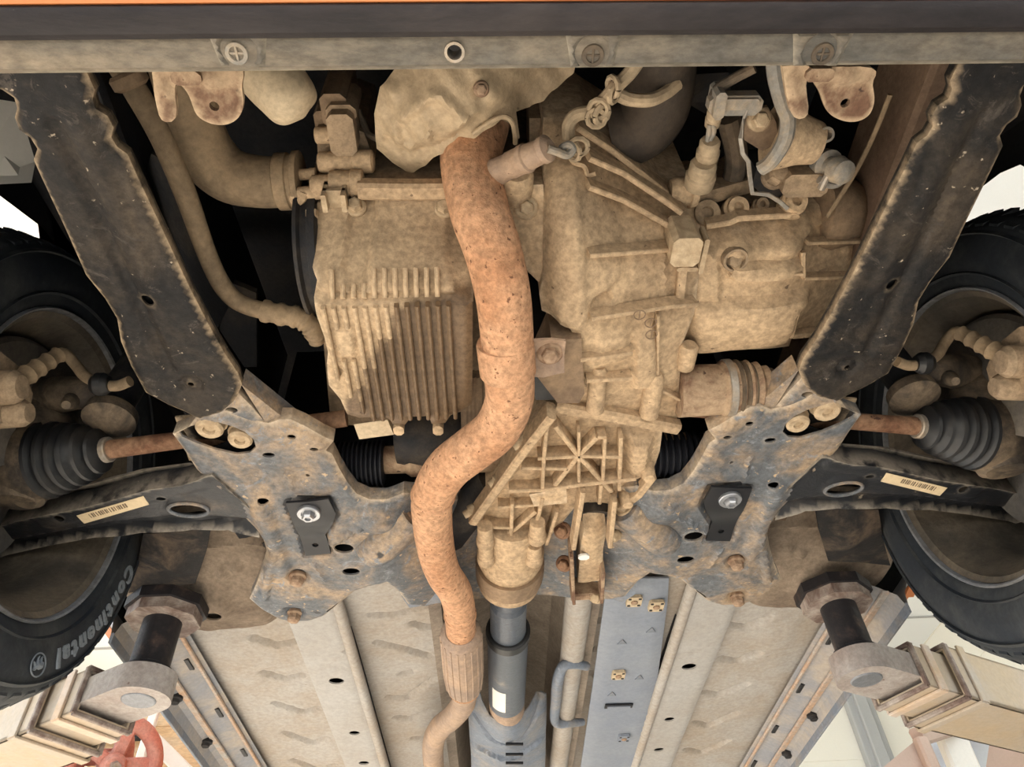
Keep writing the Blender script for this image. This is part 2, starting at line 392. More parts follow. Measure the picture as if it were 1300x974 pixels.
# ------------------------------------------------------------------ the workshop: floor, walls, ceiling
def struct(name, g, mat_, label, parent=None):
    o = g.build(name, mat_, parent, label, smooth=0)
    if parent is None: o['kind'] = 'structure'
    return o
X0, X1, Y0, Y1, ZC = -4.2, 4.4, -2.2, 7.5, 4.6
g = G(); prism(g, [(-14, -14, -.1), (14, -14, -.1), (14, Y1+.2, -.1), (-14, Y1+.2, -.1)], (0, 0, .1)); struct('floor', g, 'concrete', 'pale concrete workshop floor')
g = G(); prism(g, [(X0, Y1, 0), (X1, Y1, 0), (X1, Y1+.15, 0), (X0, Y1+.15, 0)], (0, 0, ZC)); wb = struct('wall_back', g, 'wall', 'cream panelled back wall of the workshop')
g = G(); prism(g, [(X1, -2.4, 0), (X1+.15, -2.4, 0), (X1+.15, Y1+.15, 0), (X1, Y1+.15, 0)], (0, 0, ZC)); wr = struct('wall_right', g, 'wall', 'cream panelled side wall beside the open metal box')
g = G()
prism(g, [(X0-.15, .1, 3.6), (X0, .1, 3.6), (X0, 6.4, 3.6), (X0-.15, 6.4, 3.6)], (0, 0, ZC-3.6))  # lintel and opening shaped to keep sun off the lift arm and front floor
for ya, yb_ in ((-2.4, .1), (6.4, Y1+.15)): prism(g, [(X0-.15, ya, 0), (X0, ya, 0), (X0, yb_, 0), (X0-.15, yb_, 0)], (0, 0, ZC))
wl = struct('wall_left', g, 'wall', 'cream side wall with a wide open doorway to the daylight')
g = G(); prism(g, [(X0-.15, -2.4, ZC), (X1+.15, -2.4, ZC), (X1+.15, Y1+.15, ZC), (X0-.15, Y1+.15, ZC)], (0, 0, .12)); ce = struct('ceiling', g, 'ceiling_panel', 'white panelled workshop ceiling')
for i in range(9):                       # joints between the wall panels
    z = .6+i*.5
    g = G(); box(g, (X1-.003, (.6+Y1)/2, z), (.012, Y1-.6, .014), 0, .002); struct('panel_joint', g, 'wall', None, wr)
    g = G(); box(g, ((X0+X1)/2, Y1-.003, z), (X1-X0, .012, .014), 0, .002); struct('panel_joint', g, 'wall', None, wb)
for i in range(6):
    g = G(); box(g, ((X0+X1)/2, 1.2+i*1.1, ZC-.003), (X1-X0, .03, .012), 0, .002); struct('panel_joint', g, 'grey_steel', None, ce)
# grey column on the back wall
g = G(); box(g, (3.575, Y1-.05, ZC/2), (.26, .10, ZC), 0, .01); box(g, (3.575, Y1-.12, ZC/2), (.12, .06, ZC), 0, .01)
struct('trim_1', g, 'grey_steel', 'grey steel column against the cream wall')

# ------------------------------------------------------------------ the car
car = empty('car', (0, 1.6, CZ+.70), 'orange car raised on a lift, its dusty underside seen from below', 'car')

def px(lst, s=-1):               # [(px,py,h)] -> world, mirrored for s=+1
    return [mir(W(*q), s) for q in lst]
def p2(a, b, h, s=-1):
    q = mir(W(a, b, h), s); return (q.x, q.y)

# ---- bumper
yb, yf = W(650, 89, .64).y, W(650, 41, .64).y
scr = [(302, 65), (752, 68), (1042, 66)]
pock = [[(262, 40), (338, 40), (336, 85), (280, 85)], [(718, 40), (790, 40), (779, 86), (725, 86)], [(1008, 40), (1086, 40), (1063, 85), (1008, 85)]]
feats = []
g = G(); sheet(g, [V(-.82, yf, .64), V(.82, yf, .64), V(.82, yb, .64), V(-.82, yb, .64)], feats=feats, holes=[circ(p2(577, 65, .64), .0065)], sp=.0042, wall=.025, roll=(.005, .004), edgew=.004)
val = g.build('lower_valance', 'valance', car, 'grey dusty plastic strip with screw pockets under the bumper')
for (a, b), q in zip(scr, pock):
    g = G(); sheet(g, [W(u, max(v, 42), .6375) for u, v in q], feats=[dome(p2(a, b, .6375), .0165, -.006, .3)], sp=.0032, wall=.006, roll=(.003, .0025), edgew=.0025)
    g.build('screw_pocket', 'valance', val)
    g = G(); c = W(a, b, .644); lathe(g, c+Vector((0, 0, .004)), c-Vector((0, 0, .006)), [(0, .0105), (.5, .0105), (1, .009), (1, .006), (.6, .005)], 18)
    bar(g, c+Vector((-.006, 0, -.004)), c+Vector((.006, 0, -.004)), .002, .002); bar(g, c+Vector((0, -.006, -.0045)), c+Vector((0, .006, -.0045)), .002, .002)
    g.build('screw', 'grey_conduit' if a < 700 else 'hose_dark', val)
g = G(); c = W(577, 65, .64); lathe(g, c+Vector((0, 0, .02)), c-Vector((0, 0, .003)), [(0, .0075), (1, .0085), (1, .0062), (.2, .0058)], 16, caps=False)
g.build('bush', 'clamp', val, 'bright metal bush in the plastic strip')
g = G(); prof = [(yf+.002, .637), (yf-.003, .634), (yf-.015, .635), (yf-.0215, .639), (yf-.023, .648), (yf-.019, .67), (yf+.01, .68)]
n = 25; vs = []
for i in range(n):
    x = -.85+1.7*i/(n-1); bow = .03*max(0, abs(x)-.45)**2/.16
    vs += [V(x, y+bow*1.2, h) for y, h in prof]
k = len(prof); g.add(vs, [(i*k+j, i*k+j+1, (i+1)*k+j+1, (i+1)*k+j) for i in range(n-1) for j in range(k-1)])
g.build('bumper_lip', 'lip', car, 'scratched black plastic lip along the bottom of the bumper')
g = G(); vs = []; prof = [(-.013, .655), (-.0238, .641), (-.038, .645), (-.055, .67), (-.075, .74), (-.085, .86), (-.07, .98), (-.03, 1.06), (.02, 1.18), (.12, 1.26)]
for i in range(31):
    x = -.90+1.8*i/30; bow = .30*max(0, abs(x)-.5)**2/.16
    vs += [V(x, yf+y+bow, h) for y, h in prof]
k = len(prof); g.add(vs, [(i*k+j, i*k+j+1, (i+1)*k+j+1, (i+1)*k+j) for i in range(30) for j in range(k-1)])
bpr = g.build('bumper', 'orange_paint', car, 'orange painted front bumper')
g2 = G(); g2.add([Vector((v[0]*.985, v[1]+.02, v[2]+(.004 if v[2] < CZ+.7 else 0))) for v in g.v], [f for f in g.f if min(f) % k > 2]); g2.build('shade_skin', 'dark_interior', bpr)  # added dark skin, cavity shade put into its colour
# bodywork above: wings with wheel openings, bonnet
def wing(s):
    g = G(); yc, hc, R_ = .96, .85, .455; a = []; ai = []
    for i in range(33):
        th = math.pi*(1.12-1.12*i/32); a.append((yc+(R_+.10)*math.cos(th), hc+min(R_+.10, (R_+.10)*1.0)*math.sin(th))); ai.append((yc+R_*math.cos(th), hc+R_*math.sin(th)))
    out = [(.40, .72), (.42, .66)]+a[0:0]
    outline = [(.30, .66)]+[(max(.36, y), h) for y, h in a]+[(1.46, .86), (3.9, .86), (3.9, 1.46), (.55, 1.46), (.33, 1.15)]
    vs = [V(s*.90, y, h) for y, h in outline]+[V(s*.88, y, h) for y, h in outline]
    n = len(outline); bm = bmesh.new(); bv = [bm.verts.new(v) for v in vs[:n]]; f = bm.faces.new(bv); bmesh.ops.triangulate(bm, faces=[f])
    bm.verts.index_update(); fs = [tuple(v.index for v in q.verts) for q in bm.faces]; bm.free()
    g.add(vs, fs+[tuple(i+n for i in q) for q in fs]+[(i, (i+1) % n, n+(i+1) % n, n+i) for i in range(n)])
    bs = g.build('body_side', 'orange_paint', car, 'orange painted body side with the wheel opening', smooth=0)
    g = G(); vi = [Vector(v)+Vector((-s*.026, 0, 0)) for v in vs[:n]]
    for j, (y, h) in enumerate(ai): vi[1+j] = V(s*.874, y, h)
    g.add(vi, fs); g.build('shade_skin', 'dark_interior', bs, smooth=0)  # added dark skin hides the orange paint so the cavities stay dark
wing(-1); wing(1)
g = G(); prism(g, [V(-.9, .33, 1.25), V(.9, .33, 1.25), V(.9, 1.5, 1.44), V(-.9, 1.5, 1.44)], (0, 0, .02)); bn = g.build('bonnet', 'orange_paint', car)
g = G(); prism(g, [V(-.87, .31, 1.235), V(.87, .31, 1.235), V(.87, 1.5, 1.425), V(-.87, 1.5, 1.425)], (0, 0, .008)); g.build('bonnet_shade', 'dark_interior', bn)  # added dark sheet that keeps the engine bay in painted shade
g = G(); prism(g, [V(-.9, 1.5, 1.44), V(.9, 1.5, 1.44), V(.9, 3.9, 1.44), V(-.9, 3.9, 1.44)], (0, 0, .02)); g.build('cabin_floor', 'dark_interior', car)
# engine bay shell
g = G()
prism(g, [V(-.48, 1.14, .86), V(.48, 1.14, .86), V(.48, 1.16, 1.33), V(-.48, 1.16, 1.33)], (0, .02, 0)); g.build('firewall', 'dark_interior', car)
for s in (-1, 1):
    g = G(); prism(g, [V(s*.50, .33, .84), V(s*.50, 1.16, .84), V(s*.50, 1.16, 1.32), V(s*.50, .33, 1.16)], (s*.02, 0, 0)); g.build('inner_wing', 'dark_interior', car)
    # front side rail of the body
    g = G(); a, b = V(s*.475, .20, .87), V(s*.475, 1.25, .87); bar(g, a, b, .06, .12, ch=.1)
    g.build('side_rail', 'rail_brown' if s > 0 else 'black_plastic', car, 'brown dusty box rail along the engine bay' if s > 0 else None)  # left rail coloured black for the shade it sits in
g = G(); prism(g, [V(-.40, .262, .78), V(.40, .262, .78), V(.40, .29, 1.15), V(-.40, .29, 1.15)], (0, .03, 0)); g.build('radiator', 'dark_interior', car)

# ---- towing brackets
for dx, dy in ((0, 0), (801, -4)):
    T_ = lambda l: [W(a+dx, (b+dy) if b > 88 else b, h) for a, b, h in l]
    c2 = lambda a, b, h: (W(a+dx, b+dy, h).x, W(a+dx, b+dy, h).y)
    g = G(); sheet(g, T_([(222, 84, .68), (303, 84, .68), (307, 112, .68), (309, 132, .68), (303, 149, .68), (288, 158, .68), (268, 157, .68), (250, 146, .68), (240, 122, .68), (230, 106, .68)]), holes=[circ(c2(272, 135, .68), .0045, 10)],
                   feats=[dome(c2(272, 100, .68), .012, .003), ridge(c2(225, 95, .68), c2(300, 95, .68), .012, .004)], sp=.005, thick=.006, smooth_n=4, edgew=.003)
    t = g.build('tow_bracket', 'rust_dust', car, 'rusty rounded bracket with one hole hanging behind the bumper')
    g = G(); sheet(g, T_([(192, 84, .675), (226, 84, .675), (222, 112, .675), (224, 148, .675), (206, 151, .675), (198, 128, .675), (195, 108, .675)]), sp=.006, thick=.007, smooth_n=3, feats=[ridge(c2(209, 118, .675), c2(214, 146, .675), .011, .004)])
    g.build('tab', 'rust_dust', t)
    g = G(); box(g, W(238+dx, 97+dy, .676), (.026, .012, .01)); g.build('weld_lug', 'rust_dust', t)

# ---- long diagonal braces
for s in (-1, 1):
    o = [(-40, 70, .70), (-40, 100, .70), (0, 117, .70), (15, 127, .70), (19, 140, .70), (16, 152, .70), (22, 168, .70), (36, 178, .70), (45, 192, .70), (40, 206, .70), (52, 232, .70), (84, 300, .70), (107, 352, .70), (132, 383, .70), (147, 408, .70), (152, 437, .70),
         (165, 468, .70), (184, 502, .70), (212, 517, .70), (236, 527, .70), (252, 536, .70), (280, 527, .70), (297, 513, .70), (306, 492, .70), (301, 477, .70), (284, 452, .70), (265, 418, .70), (240, 370, .70), (200, 285, .70), (172, 226, .70), (160, 199, .70), (146, 189, .70),
         (139, 177, .70), (142, 165, .70), (134, 150, .70), (119, 141, .70), (115, 129, .70), (118, 117, .70), (108, 95, .70), (100, 70, .70)]
    fe = [chain([p2(a, b, .70, s) for a, b in ((70, 160), (100, 220), (135, 300), (175, 385), (215, 470))], .012, -.006, 1.0), chain([p2(a, b, .70, s) for a, b in ((105, 165), (130, 225), (165, 300), (205, 380))], .016, .004, 1.0),
          dome(p2(242, 488, .70, s), .019, -.005, .45), dome(p2(242, 488, .70, s), .010, .004, .5)]
    g = G(); sheet(g, px(o, s), holes=[circ(p2(187, 382, .70, s), .0075), circ(p2(242, 489, .70, s), .004, 8)], feats=fe, sp=.0055, wall=.013, roll=(.007, .005), edgew=.0045)
    b = g.build('diagonal_brace', 'brace', car, 'black stamped steel brace with wavy dusty edges')
    g = G(); sheet(g, [p+Vector((0, 0, .014)) for p in px(o, s)], sp=.03, thick=.002); g.build('hole_shade', 'dark_interior', b)  # added dark plate so the brace holes look black
    # end tab on the subframe
    g = G(); sheet(g, px([(245, 520, .704), (300, 500, .704), (318, 518, .704), (338, 541, .704), (300, 540, .704), (262, 537, .704)], s), holes=[circ(p2(294, 521, .704, s), .008, 12, .7)], sp=.008, wall=.012, roll=(.006, .004))
    g.build('end_tab', 'subframe', b)
    g = G(); prism(g, px([(306, 488, .712), (372, 540, .712), (340, 541, .706)], s), (0, 0, .03)); prism(g, px([(306, 486, .735), (345, 508, .75), (385, 540, .75), (340, 541, .706)], s), (0, .004, .01))
    g.build('gusset', 'subframe', b)

# ---- subframe (one pressing over the whole width)
hf = .70
Lh = [(218, 554), (238, 546), (250, 530), (285, 524), (318, 536), (340, 541), (354, 536), (368, 536), (384, 543), (402, 551), (423, 563), (413, 575), (421, 580), (430, 598), (440, 615), (452, 630), (468, 637), (492, 637)]
Lc = [(512, 629, .705), (545, 630, .73), (590, 640, .755)]
Lb = [(570, 770, .765), (540, 772, .745), (518, 770, .73), (505, 752, .712), (490, 742, .70)]
Ll = [(472, 746), (450, 753), (428, 771), (412, 784), (395, 790), (370, 792), (350, 787), (331, 776), (316, 763), (326, 742), (334, 718), (338, 700), (334, 686), (322, 672), (306, 656), (284, 632), (262, 613), (248, 598), (234, 576)]
left = [W(a, b, hf) for a, b in Lh]+[W(*q) for q in Lc]; leftb = [W(*q) for q in Lb]+[W(a, b, hf) for a, b in Ll]
mi = lambda L_: [Vector((-p.x, p.y, p.z)) for p in L_]
outline = left+mi(left)[::-1]+mi(leftb)[::-1]+leftb
holes = []; fe = []; hz = []
for s in (-1, 1):
    q = lambda a, b: p2(a, b, hf, s)
    holes += [[q(*c) for c in ((226, 552), (248, 562), (270, 570), (300, 577), (317, 575), (325, 568), (322, 558), (310, 548), (294, 541), (275, 536), (252, 538), (238, 546))],
              circ(q(341, 578), .0085, 12, .6), circ(q(370, 555), .006, 10, .8), circ(q(399, 569), .006, 10, .8), circ(q(334, 636), .0085, 12, .75), circ(q(437, 694), .0155, 16, .8), circ(q(446, 723), .0145, 16, .75), circ(q(390, 607), .003, 8),
              [q(*c) for c in ((378, 629), (398, 629), (404, 636), (372, 636))],
              [q(*c) for c in ((414, 776), (428, 766), (429, 768), (416, 778))]]
    fe += [field([q(*c) for c in ((356, 634), (422, 629), (434, 655), (418, 682), (428, 704), (384, 708), (376, 680))], -.012, .010),
           dome(q(378, 731), .024, -.012, .6), dome(q(374, 776), .024, -.010, .6), dome(q(376, 756), .055, .006, .8),
           chain([q(364, 602), (q(372, 622))], .005, .004), chain([q(400, 715), q(414, 735)], .006, .004), chain([q(418, 690), q(458, 668)], .006, .006),
           field([q(*c) for c in ((310, 590), (400, 592), (412, 622), (345, 625), (300, 612))], -.005, .02), chain([q(330, 645), q(352, 700), q(360, 725)], .022, .010, .9), chain([q(345, 700), q(335, 760)], .010, .006),
           chain([q(480, 660), q(540, 680)], .05, .016, .95), dome(q(398, 560), .03, .004, .8)]
g = G(); sheet(g, outline, holes=holes, feats=fe, ctrl=[V(0, W(650, 700, .76).y, .77), V(-.1, W(590, 700, .75).y, .75), V(.1, W(590, 700, .75).y, .75), W(480, 690, .70), mir(W(480, 690, .70), 1), W(380, 690, .70), mir(W(380, 690, .70), 1), W(320, 600, .70), mir(W(320, 600, .70), 1)],
               sp=.0062, wall=.022, roll=(.007, .005), edgew=.005)
sub = g.build('subframe', 'subframe', car, 'blue-grey pressed steel subframe with dust and many holes')
for s in (-1, 1):
    P = [mir(W(a, b, hf+.024), s) for a, b in Lh[4:]+[(500, 640), (500, 735)]+Ll]; cc = sum(P, Vector())/len(P); g = G(); sheet(g, [cc+(p-cc)*.94 for p in P], sp=.03, thick=.002); g.build('hole_shade', 'dark_interior', sub)  # added dark plate, shade behind the subframe holes as colour
for s in (-1, 1):
    # big bush sleeves in the front slot
    for a, b, r in ((266, 544, .0185), (305, 558, .0165)):
        g = G(); c = mir(W(a, b, .702), s); lathe(g, c+Vector((0, 0, .03)), c-Vector((0, 0, .004)), [(0, r*1.1), (.55, r*1.15), (.6, r), (.9, r), (1, r*.85), (1, r*.45), (.85, r*.4)], 18)
        g.build('bolt', 'bolt_dust', sub, 'large dust-caked bolt head')
    g = G(); sheet(g, px([(222, 530, .735), (330, 520, .735), (345, 585, .735), (240, 585, .735)], s), sp=.02, thick=.003); g.build('backing_plate', 'brace', sub)
    for a, b in ((378, 733), (374, 780)):
        hexbolt('bolt', mir(W(a, b, .704), s), (0, 0, -1), .0115, sub, 'bolt_rust', .012, washer=1.3)
    # black bracket with a bright bolt
    g = G(); sheet(g, px([(363, 639, .692), (417, 634, .692), (426, 652, .692), (423, 664, .690), (413, 679, .699), (420, 703, .697), (388, 706, .697), (380, 680, .699), (372, 664, .690)], s), ctrl=px([(394, 652, .689), (398, 668, .690), (398, 682, .700)], s), holes=[circ(p2(400, 694, .697, s), .005, 10)], sp=.006, thick=.004)
    bk = g.build('stay_bracket', 'black_metal', sub, 'clean black bent bracket')
    c = mir(W(392, 652, .688), s); g = G(); lathe(g, c+Vector((0, 0, .004)), c-Vector((0, 0, .003)), [(0, .0175), (.8, .0175), (1, .0165), (1, .0115), (.7, .010)], 24)
    lathe(g, c, c-Vector((0, 0, .011)), [(0, .0095), (.75, .0095), (1, .008), (1, .005), (.7, .0045)], 6); g.build('bright_bolt', 'zinc', sub, 'bright zinc bolt', smooth=25)
# mounting tube and rear lugs on the crossmember
for s in (-1, 1):
    g = G(); a, b = mir(W(470, 700, .705), s), mir(W(527, 652, .715), s); lathe(g, a, b, [(0, .030), (.2, .034), (.9, .030), (1, .026)], 18); g.build('mount_boss', 'subframe', sub)
    hexbolt('bolt', b, b-a+Vector((0, 0, -.01)), .012, sub, 'bolt_dust' if s > 0 else 'rust', .014)

# ---- lower control arms
for s in (-1, 1):
    o = [(270, 600, .70), (232, 611, .70), (190, 618, .70), (150, 629, .70), (110, 640, .70), (60, 651, .70), (20, 660, .70), (-20, 672, .70), (-30, 700, .70), (0, 706, .70), (60, 694, .70), (120, 683, .70), (180, 675, .70), (245, 671, .70), (290, 672, .70), (330, 680, .70), (325, 650, .70)]
    q = lambda a, b: p2(a, b, .70, s)
    fe = [chain([q(330, 668), q(280, 664), (q(220, 663)), q(150, 670), q(70, 685), q(0, 698)], .018, -.014, .7), dome(q(240, 645), .034, .003, .25), chain([q(255, 612), q(180, 630), q(60, 662)], .02, .004)]
    g = G(); sheet(g, px(o, s), holes=[circ(q(240, 645), .027, 20, .52, (-1 if s < 0 else 1)*-.1), circ(q(205, 632), .0065, 12), circ(q(76, 656), .0075, 12)], feats=fe, sp=.006, wall=.035, roll=(.005, -.004), edgew=.003)
    ca = g.build('control_arm', 'arm', car, 'black pressed steel lower control arm with a barcode sticker')
    # upper flange seen above the lower face
    g = G(); sheet(g, px([(268, 596, .735), (240, 590, .735), (180, 598, .735), (110, 616, .735), (40, 628, .735), (-20, 640, .735), (-25, 660, .735), (60, 650, .735), (180, 620, .735), (250, 606, .735)], s), sp=.02, thick=.004, edgew=.004); g.build('upper_flange', 'arm', ca)
    g = G(); lathe(g, *[mir(W(240, 645, h), s) for h in (.712, .698)], [(0, .026), (1, .029), (1, .026)], 24, caps=False)
    P = [Vector((x, y, CZ+.6965)) for x, y in circ(q(240, 645), .0285, 25, .55, (-1 if s < 0 else 1)*-.1)]; g = G(); tube(g, P+[P[0]], .0028, 8, caps=False); g.build('hole_rim', 'subframe', ca)
    st = [W(97, 655, .6955), W(182, 630, .6955), W(189, 641, .6955), W(107, 665, .6955)]; st = [mir(p, s) for p in st]
    g = G(); prism(g, st, (0, 0, .0012)); sk = g.build('barcode_sticker', 'sticker', ca, 'beige barcode sticker', smooth=0)
    rnd = random.Random(3); t = .16; A, B, C, D = st; g = G()
    while t < .70:
        wd = rnd.choice((.008, .012, .02)); e0, e1 = A+(B-A)*t, D+(C-D)*t; f0, f1 = A+(B-A)*(t+wd), D+(C-D)*(t+wd)
        lo, hi = .18, .62; dz = Vector((0, 0, -.0006))
        prism(g, [e0+(e1-e0)*lo+dz, f0+(f1-f0)*lo+dz, f0+(f1-f0)*hi+dz, e0+(e1-e0)*hi+dz], (0, 0, .0008))
        t += wd+rnd.choice((.012, .018, .026))
    g.build('barcode', 'ink', ca, smooth=0)
    g = G(); c = mir(W(110, 668, .712), s); c2 = V(s*.70, .86, .70); lathe(g, c2+Vector((0, 0, .05)), c2-Vector((0, 0, .02)), [(0, .02), (.5, .026), (.9, .024), (1, .015)], 16); g.build('ball_joint', 'knuckle', ca)

# ---- drive shafts
for s in (-1, 1):
    hub = V(s*.70, .838, .735); a = mir(W(137, 571, .735), s); inn = mir(W(440, 531, .765), s)
    d = (hub-a).normalized()
    g = G(); lathe(g, inn, a, [(0, .0125), (.45, .0125), (.5, .015), (.62, .015), (.66, .0125), (1, .0135)], 16)
    ds = g.build('drive_shaft', 'rust', car, 'rusty brown drive shaft')
    g = G(); prof = [(0, .0155), (.03, .0165)]; L_ = (hub-a).length-.012; nb = 6
    for i in range(nb):
        t0 = .06+i*.15; r0 = .026+.027*(i/nb)**.7; prof += [(t0, r0-.002), (t0+.045, r0+.0055), (t0+.085, r0+.007), (t0+.12, r0+.001)]
    prof += [(.96, .055), (1, .055)]
    lathe(g, a, a+d*L_, prof, 28); g.build('boot', 'rubber', ds, 'ribbed black rubber boot')
    g = G(); lathe(g, a-d*.004, a+d*.012, [(0, .0168), (.1, .0185), (.9, .0185), (1, .0168)], 20); g.build('boot_clamp', 'clamp', ds, 'bright metal band')
    g = G(); lathe(g, a+d*(L_-.012), a+d*(L_+.05), [(0, .056), (.3, .058), (.6, .057), (1, .05)], 28); g.build('outer_joint', 'knuckle', ds, 'dusty outer joint housing')
# inner joint on the gearbox side
a, b = W(860, 497, .745), W(985, 491, .745)
g = G(); lathe(g, a, b, [(0, .037), (.42, .036), (.44, .040), (.52, .041), (.54, .038), (.62, .038), (.64, .034), (.70, .040), (.74, .034), (.80, .037), (.84, .030), (.90, .031), (.94, .022), (1, .020)], 28)
ij = g.build('inner_joint', 'rust_dust', car, 'rusty round inner drive joint beside the gearbox')
g = G(); T = (b-a); lathe(g, a+T*.46, a+T*.54, [(0, .0405), (.1, .0425), (.9, .0425), (1, .0405)], 28); g.build('band_clamp', 'clamp', ij)
g = G(); prof = []
for i in range(6):
    t = .56+i*.07; r0 = .0385-.0028*i; prof += [(t, r0-.003), (t+.03, r0+.003), (t+.05, r0+.002)]
lathe(g, a, b, prof, 28); g.build('boot', 'hose_dark', ij, 'ribbed dusty rubber boot')

# ---- wheels and brakes
def ringprof(g, c, s, prof, seg=64):
    """ring of revolution about the axle; prof = [(distance outwards from the inner face, radius)]"""
    vs = []
    for x, r in prof:
        for j in range(seg):
            th = 2*math.pi*j/seg; vs.append(Vector((c.x+s*x, c.y+r*math.cos(th), c.z+r*math.sin(th))))
    k = len(prof); return g.add(vs, [(i*seg+j, i*seg+(j+1) % seg, (i+1)*seg+(j+1) % seg, (i+1)*seg+j) for i in range(k-1) for j in range(seg)])
WC = (.842, .738); WHEEL = {}
for s in (-1, 1):
    c = V(s*.665, *WC)
    wh = WHEEL[s] = empty('wheel', c, 'dusty front wheel with raised lettering on its tyre' if s < 0 else 'dusty front wheel with a plain tyre wall', parent=car)
    g = G(); ringprof(g, c, s, [(.012, .215), (.004, .222), (-.002, .235), (-.008, .262), (-.006, .285), (.0, .302), (.001, .306), (.008, .314), (.020, .3225), (.040, .3265), (.10, .3285), (.16, .3265), (.18, .3225), (.196, .312), (.206, .28), (.204, .25), (.196, .222), (.188, .215)], 96)
    ty = g.build('tyre', 'tyre', wh, 'black rubber tyre')
    g = G(); ringprof(g, c, s, [(-.0035, .240), (-.0075, .243), (-.0035, .2455)], 96); ringprof(g, c, s, [(-.003, .298), (-.006, .300), (-.001, .3035)], 96); g.build('sidewall_rib', 'tyre', wh)
    g = G(); hw = .013
    ntr = 62
    for i in range(ntr):                       # shoulder tread blocks
        th = 2*math.pi*i/ntr
        for x0, x1, r0, r1 in ((.004, .05, .312, .3335), (.15, .195, .3335, .312)):
            vs = []
            for dth, x, rr in ((-hw, x0, r0), (hw, x0, r0), (hw*1.0+.012, x1, r1), (-hw+.012, x1, r1)):
                for q in (rr-.012, rr+.0012):
                    vs.append(Vector((c.x+s*x, c.y+q*math.cos(th+dth*2.2), c.z+q*math.sin(th+dth*2.2))))
            g.add(vs, [(0, 2, 4, 6), (1, 7, 5, 3), (0, 1, 3, 2), (2, 3, 5, 4), (4, 5, 7, 6), (6, 7, 1, 0)])
    o = g.build('tread_blocks', 'tyre', wh, smooth=0, kind='stuff')
    g = G(); ringprof(g, c, s, [(.010, .2165), (.000, .2185), (-.002, .221), (.002, .2235), (.008, .2215)], 96); g.build('rim_lip', 'rim_lip', wh, 'bright rim edge')
    g = G(); ringprof(g, c, s, [(.006, .2165), (.012, .208), (.03, .203), (.055, .190), (.09, .185), (.15, .186), (.17, .18), (.172, .06), (.165, .0)], 64); g.build('wheel_rim', 'rim', wh, 'brown dusty inside of the wheel rim')
    g = G()
    for i in range(5):
        th = 2*math.pi*i/5+.3; bar(g, V(s*.84, WC[0]+.05*math.cos(th), WC[1]+.05*math.sin(th)), V(s*.84, WC[0]+.17*math.cos(th), WC[1]+.17*math.sin(th)), .05, .02, up=Vector((1, 0, 0)))
    g.build('spokes', 'rim', wh)
    g = G(); c2 = V(s*.775, *WC); ringprof(g, c2, s, [(0, .05), (0, .142), (.022, .142), (.022, .05)], 56); bd = g.build('brake_disc', 'disc', car, 'dull grey brake disc')
    # dished splash shield in front of it
    g = G(); c3 = V(s*.715, WC[0]-.005, WC[1]+.005); prof = [(.022, .176), (.006, .175), (.0, .168), (-.002, .11), (-.008, .09), (-.010, .04)]; na = 44
    vs = [Vector((c3.x+s*x, c3.y+r*math.cos(t), c3.z+r*math.sin(t))) for x, r in prof for t in [math.radians(8+222*j/na) for j in range(na+1)]]
    g.add(vs, [(i*(na+1)+j, i*(na+1)+j+1, (i+1)*(na+1)+j+1, (i+1)*(na+1)+j) for i in range(len(prof)-1) for j in range(na)]); g.build('splash_shield', 'disc', bd, 'grey dusty round splash shield')
    # caliper
    g = G()
    cx, cy = (20, 480)
    P = [mir(WX(a, b, -.665), s) for a, b in ((-40, 440), (0, 446), (30, 470), (42, 500), (38, 520), (15, 540), (-30, 530), (-50, 480))]
    prism(g, P, (s*.07, 0, 0)); cal = g.build('brake_caliper', 'block', car, 'dust-caked brake caliper', smooth=60)
    for a, b, r in ((8, 492, .022), (18, 525, .018)):
        g = G(); p0 = mir(WX(a, b, -.66), s); lathe(g, p0+Vector((-s*.02, 0, 0)), p0+Vector((s*.02, 0, 0)), [(0, r*.7), (.2, r), (1, r*1.1)], 18); g.build('piston_boss', 'block', cal)
    P = [mir(WX(a, b, -X), s) for a, b, X in ((22, 484, .655), (48, 465, .645), (78, 448, .635), (95, 462, .62), (108, 478, .60), (128, 488, .575), (148, 490, .555), (165, 484, .535))]
    g = G(); tube(g, P, .0075, 12, n=6); hs = g.build('brake_hose', 'hose', car, 'thin dusty brake hose curving to the caliper')
    g = G(); rr = []; pp = []
    for i in range(13):
        t = i/12; q = P[0].lerp(P[2], t*.92); pp.append(q); rr.append(.0125+(.0025 if i % 3 == 0 else 0)-.003*t)
    tube(g, pp, rr, 12); g.build('hose_sleeve', 'hose', hs)
    g = G(); q = P[5]; lathe(g, q+Vector((-.012, 0, 0)), q+Vector((.012, 0, 0)), [(0, .011), (.3, .016), (.7, .016), (1, .011)], 14); g.build('grommet', 'rubber', hs)
    # steering knuckle and link behind the boot
    g = G(); tube(g, [V(s*.72, .81, .90), V(s*.715, .825, .83), V(s*.715, .84, .75), V(s*.715, .86, .68)], [.03, .045, .06, .03], 16, n=5)
    tube(g, [V(s*.70, .80, .83), V(s*.64, .775, .81), V(s*.60, .775, .80)], [.03, .024, .018], 14, n=5)
    kn = g.build('steering_knuckle', 'knuckle', car, 'dust-caked cast steering knuckle')
    g = G(); q = mir(W(140, 530, .775), s); lathe(g, q+Vector((0, 0, .025)), q-Vector((0, 0, .014)), [(0, .02), (.4, .036), (.8, .037), (.86, .033), (1, .02)], 22); g.build('strut_cup', 'knuckle', kn, 'round dusty cup')
    g = G(); q = mir(W(92, 508, .79), s); lathe(g, q, q+Vector((s*-.01, -.02, -.03)), [(0, .012), (.6, .01), (1, .006)], 12); g.build('link_stud', 'knuckle', kn)
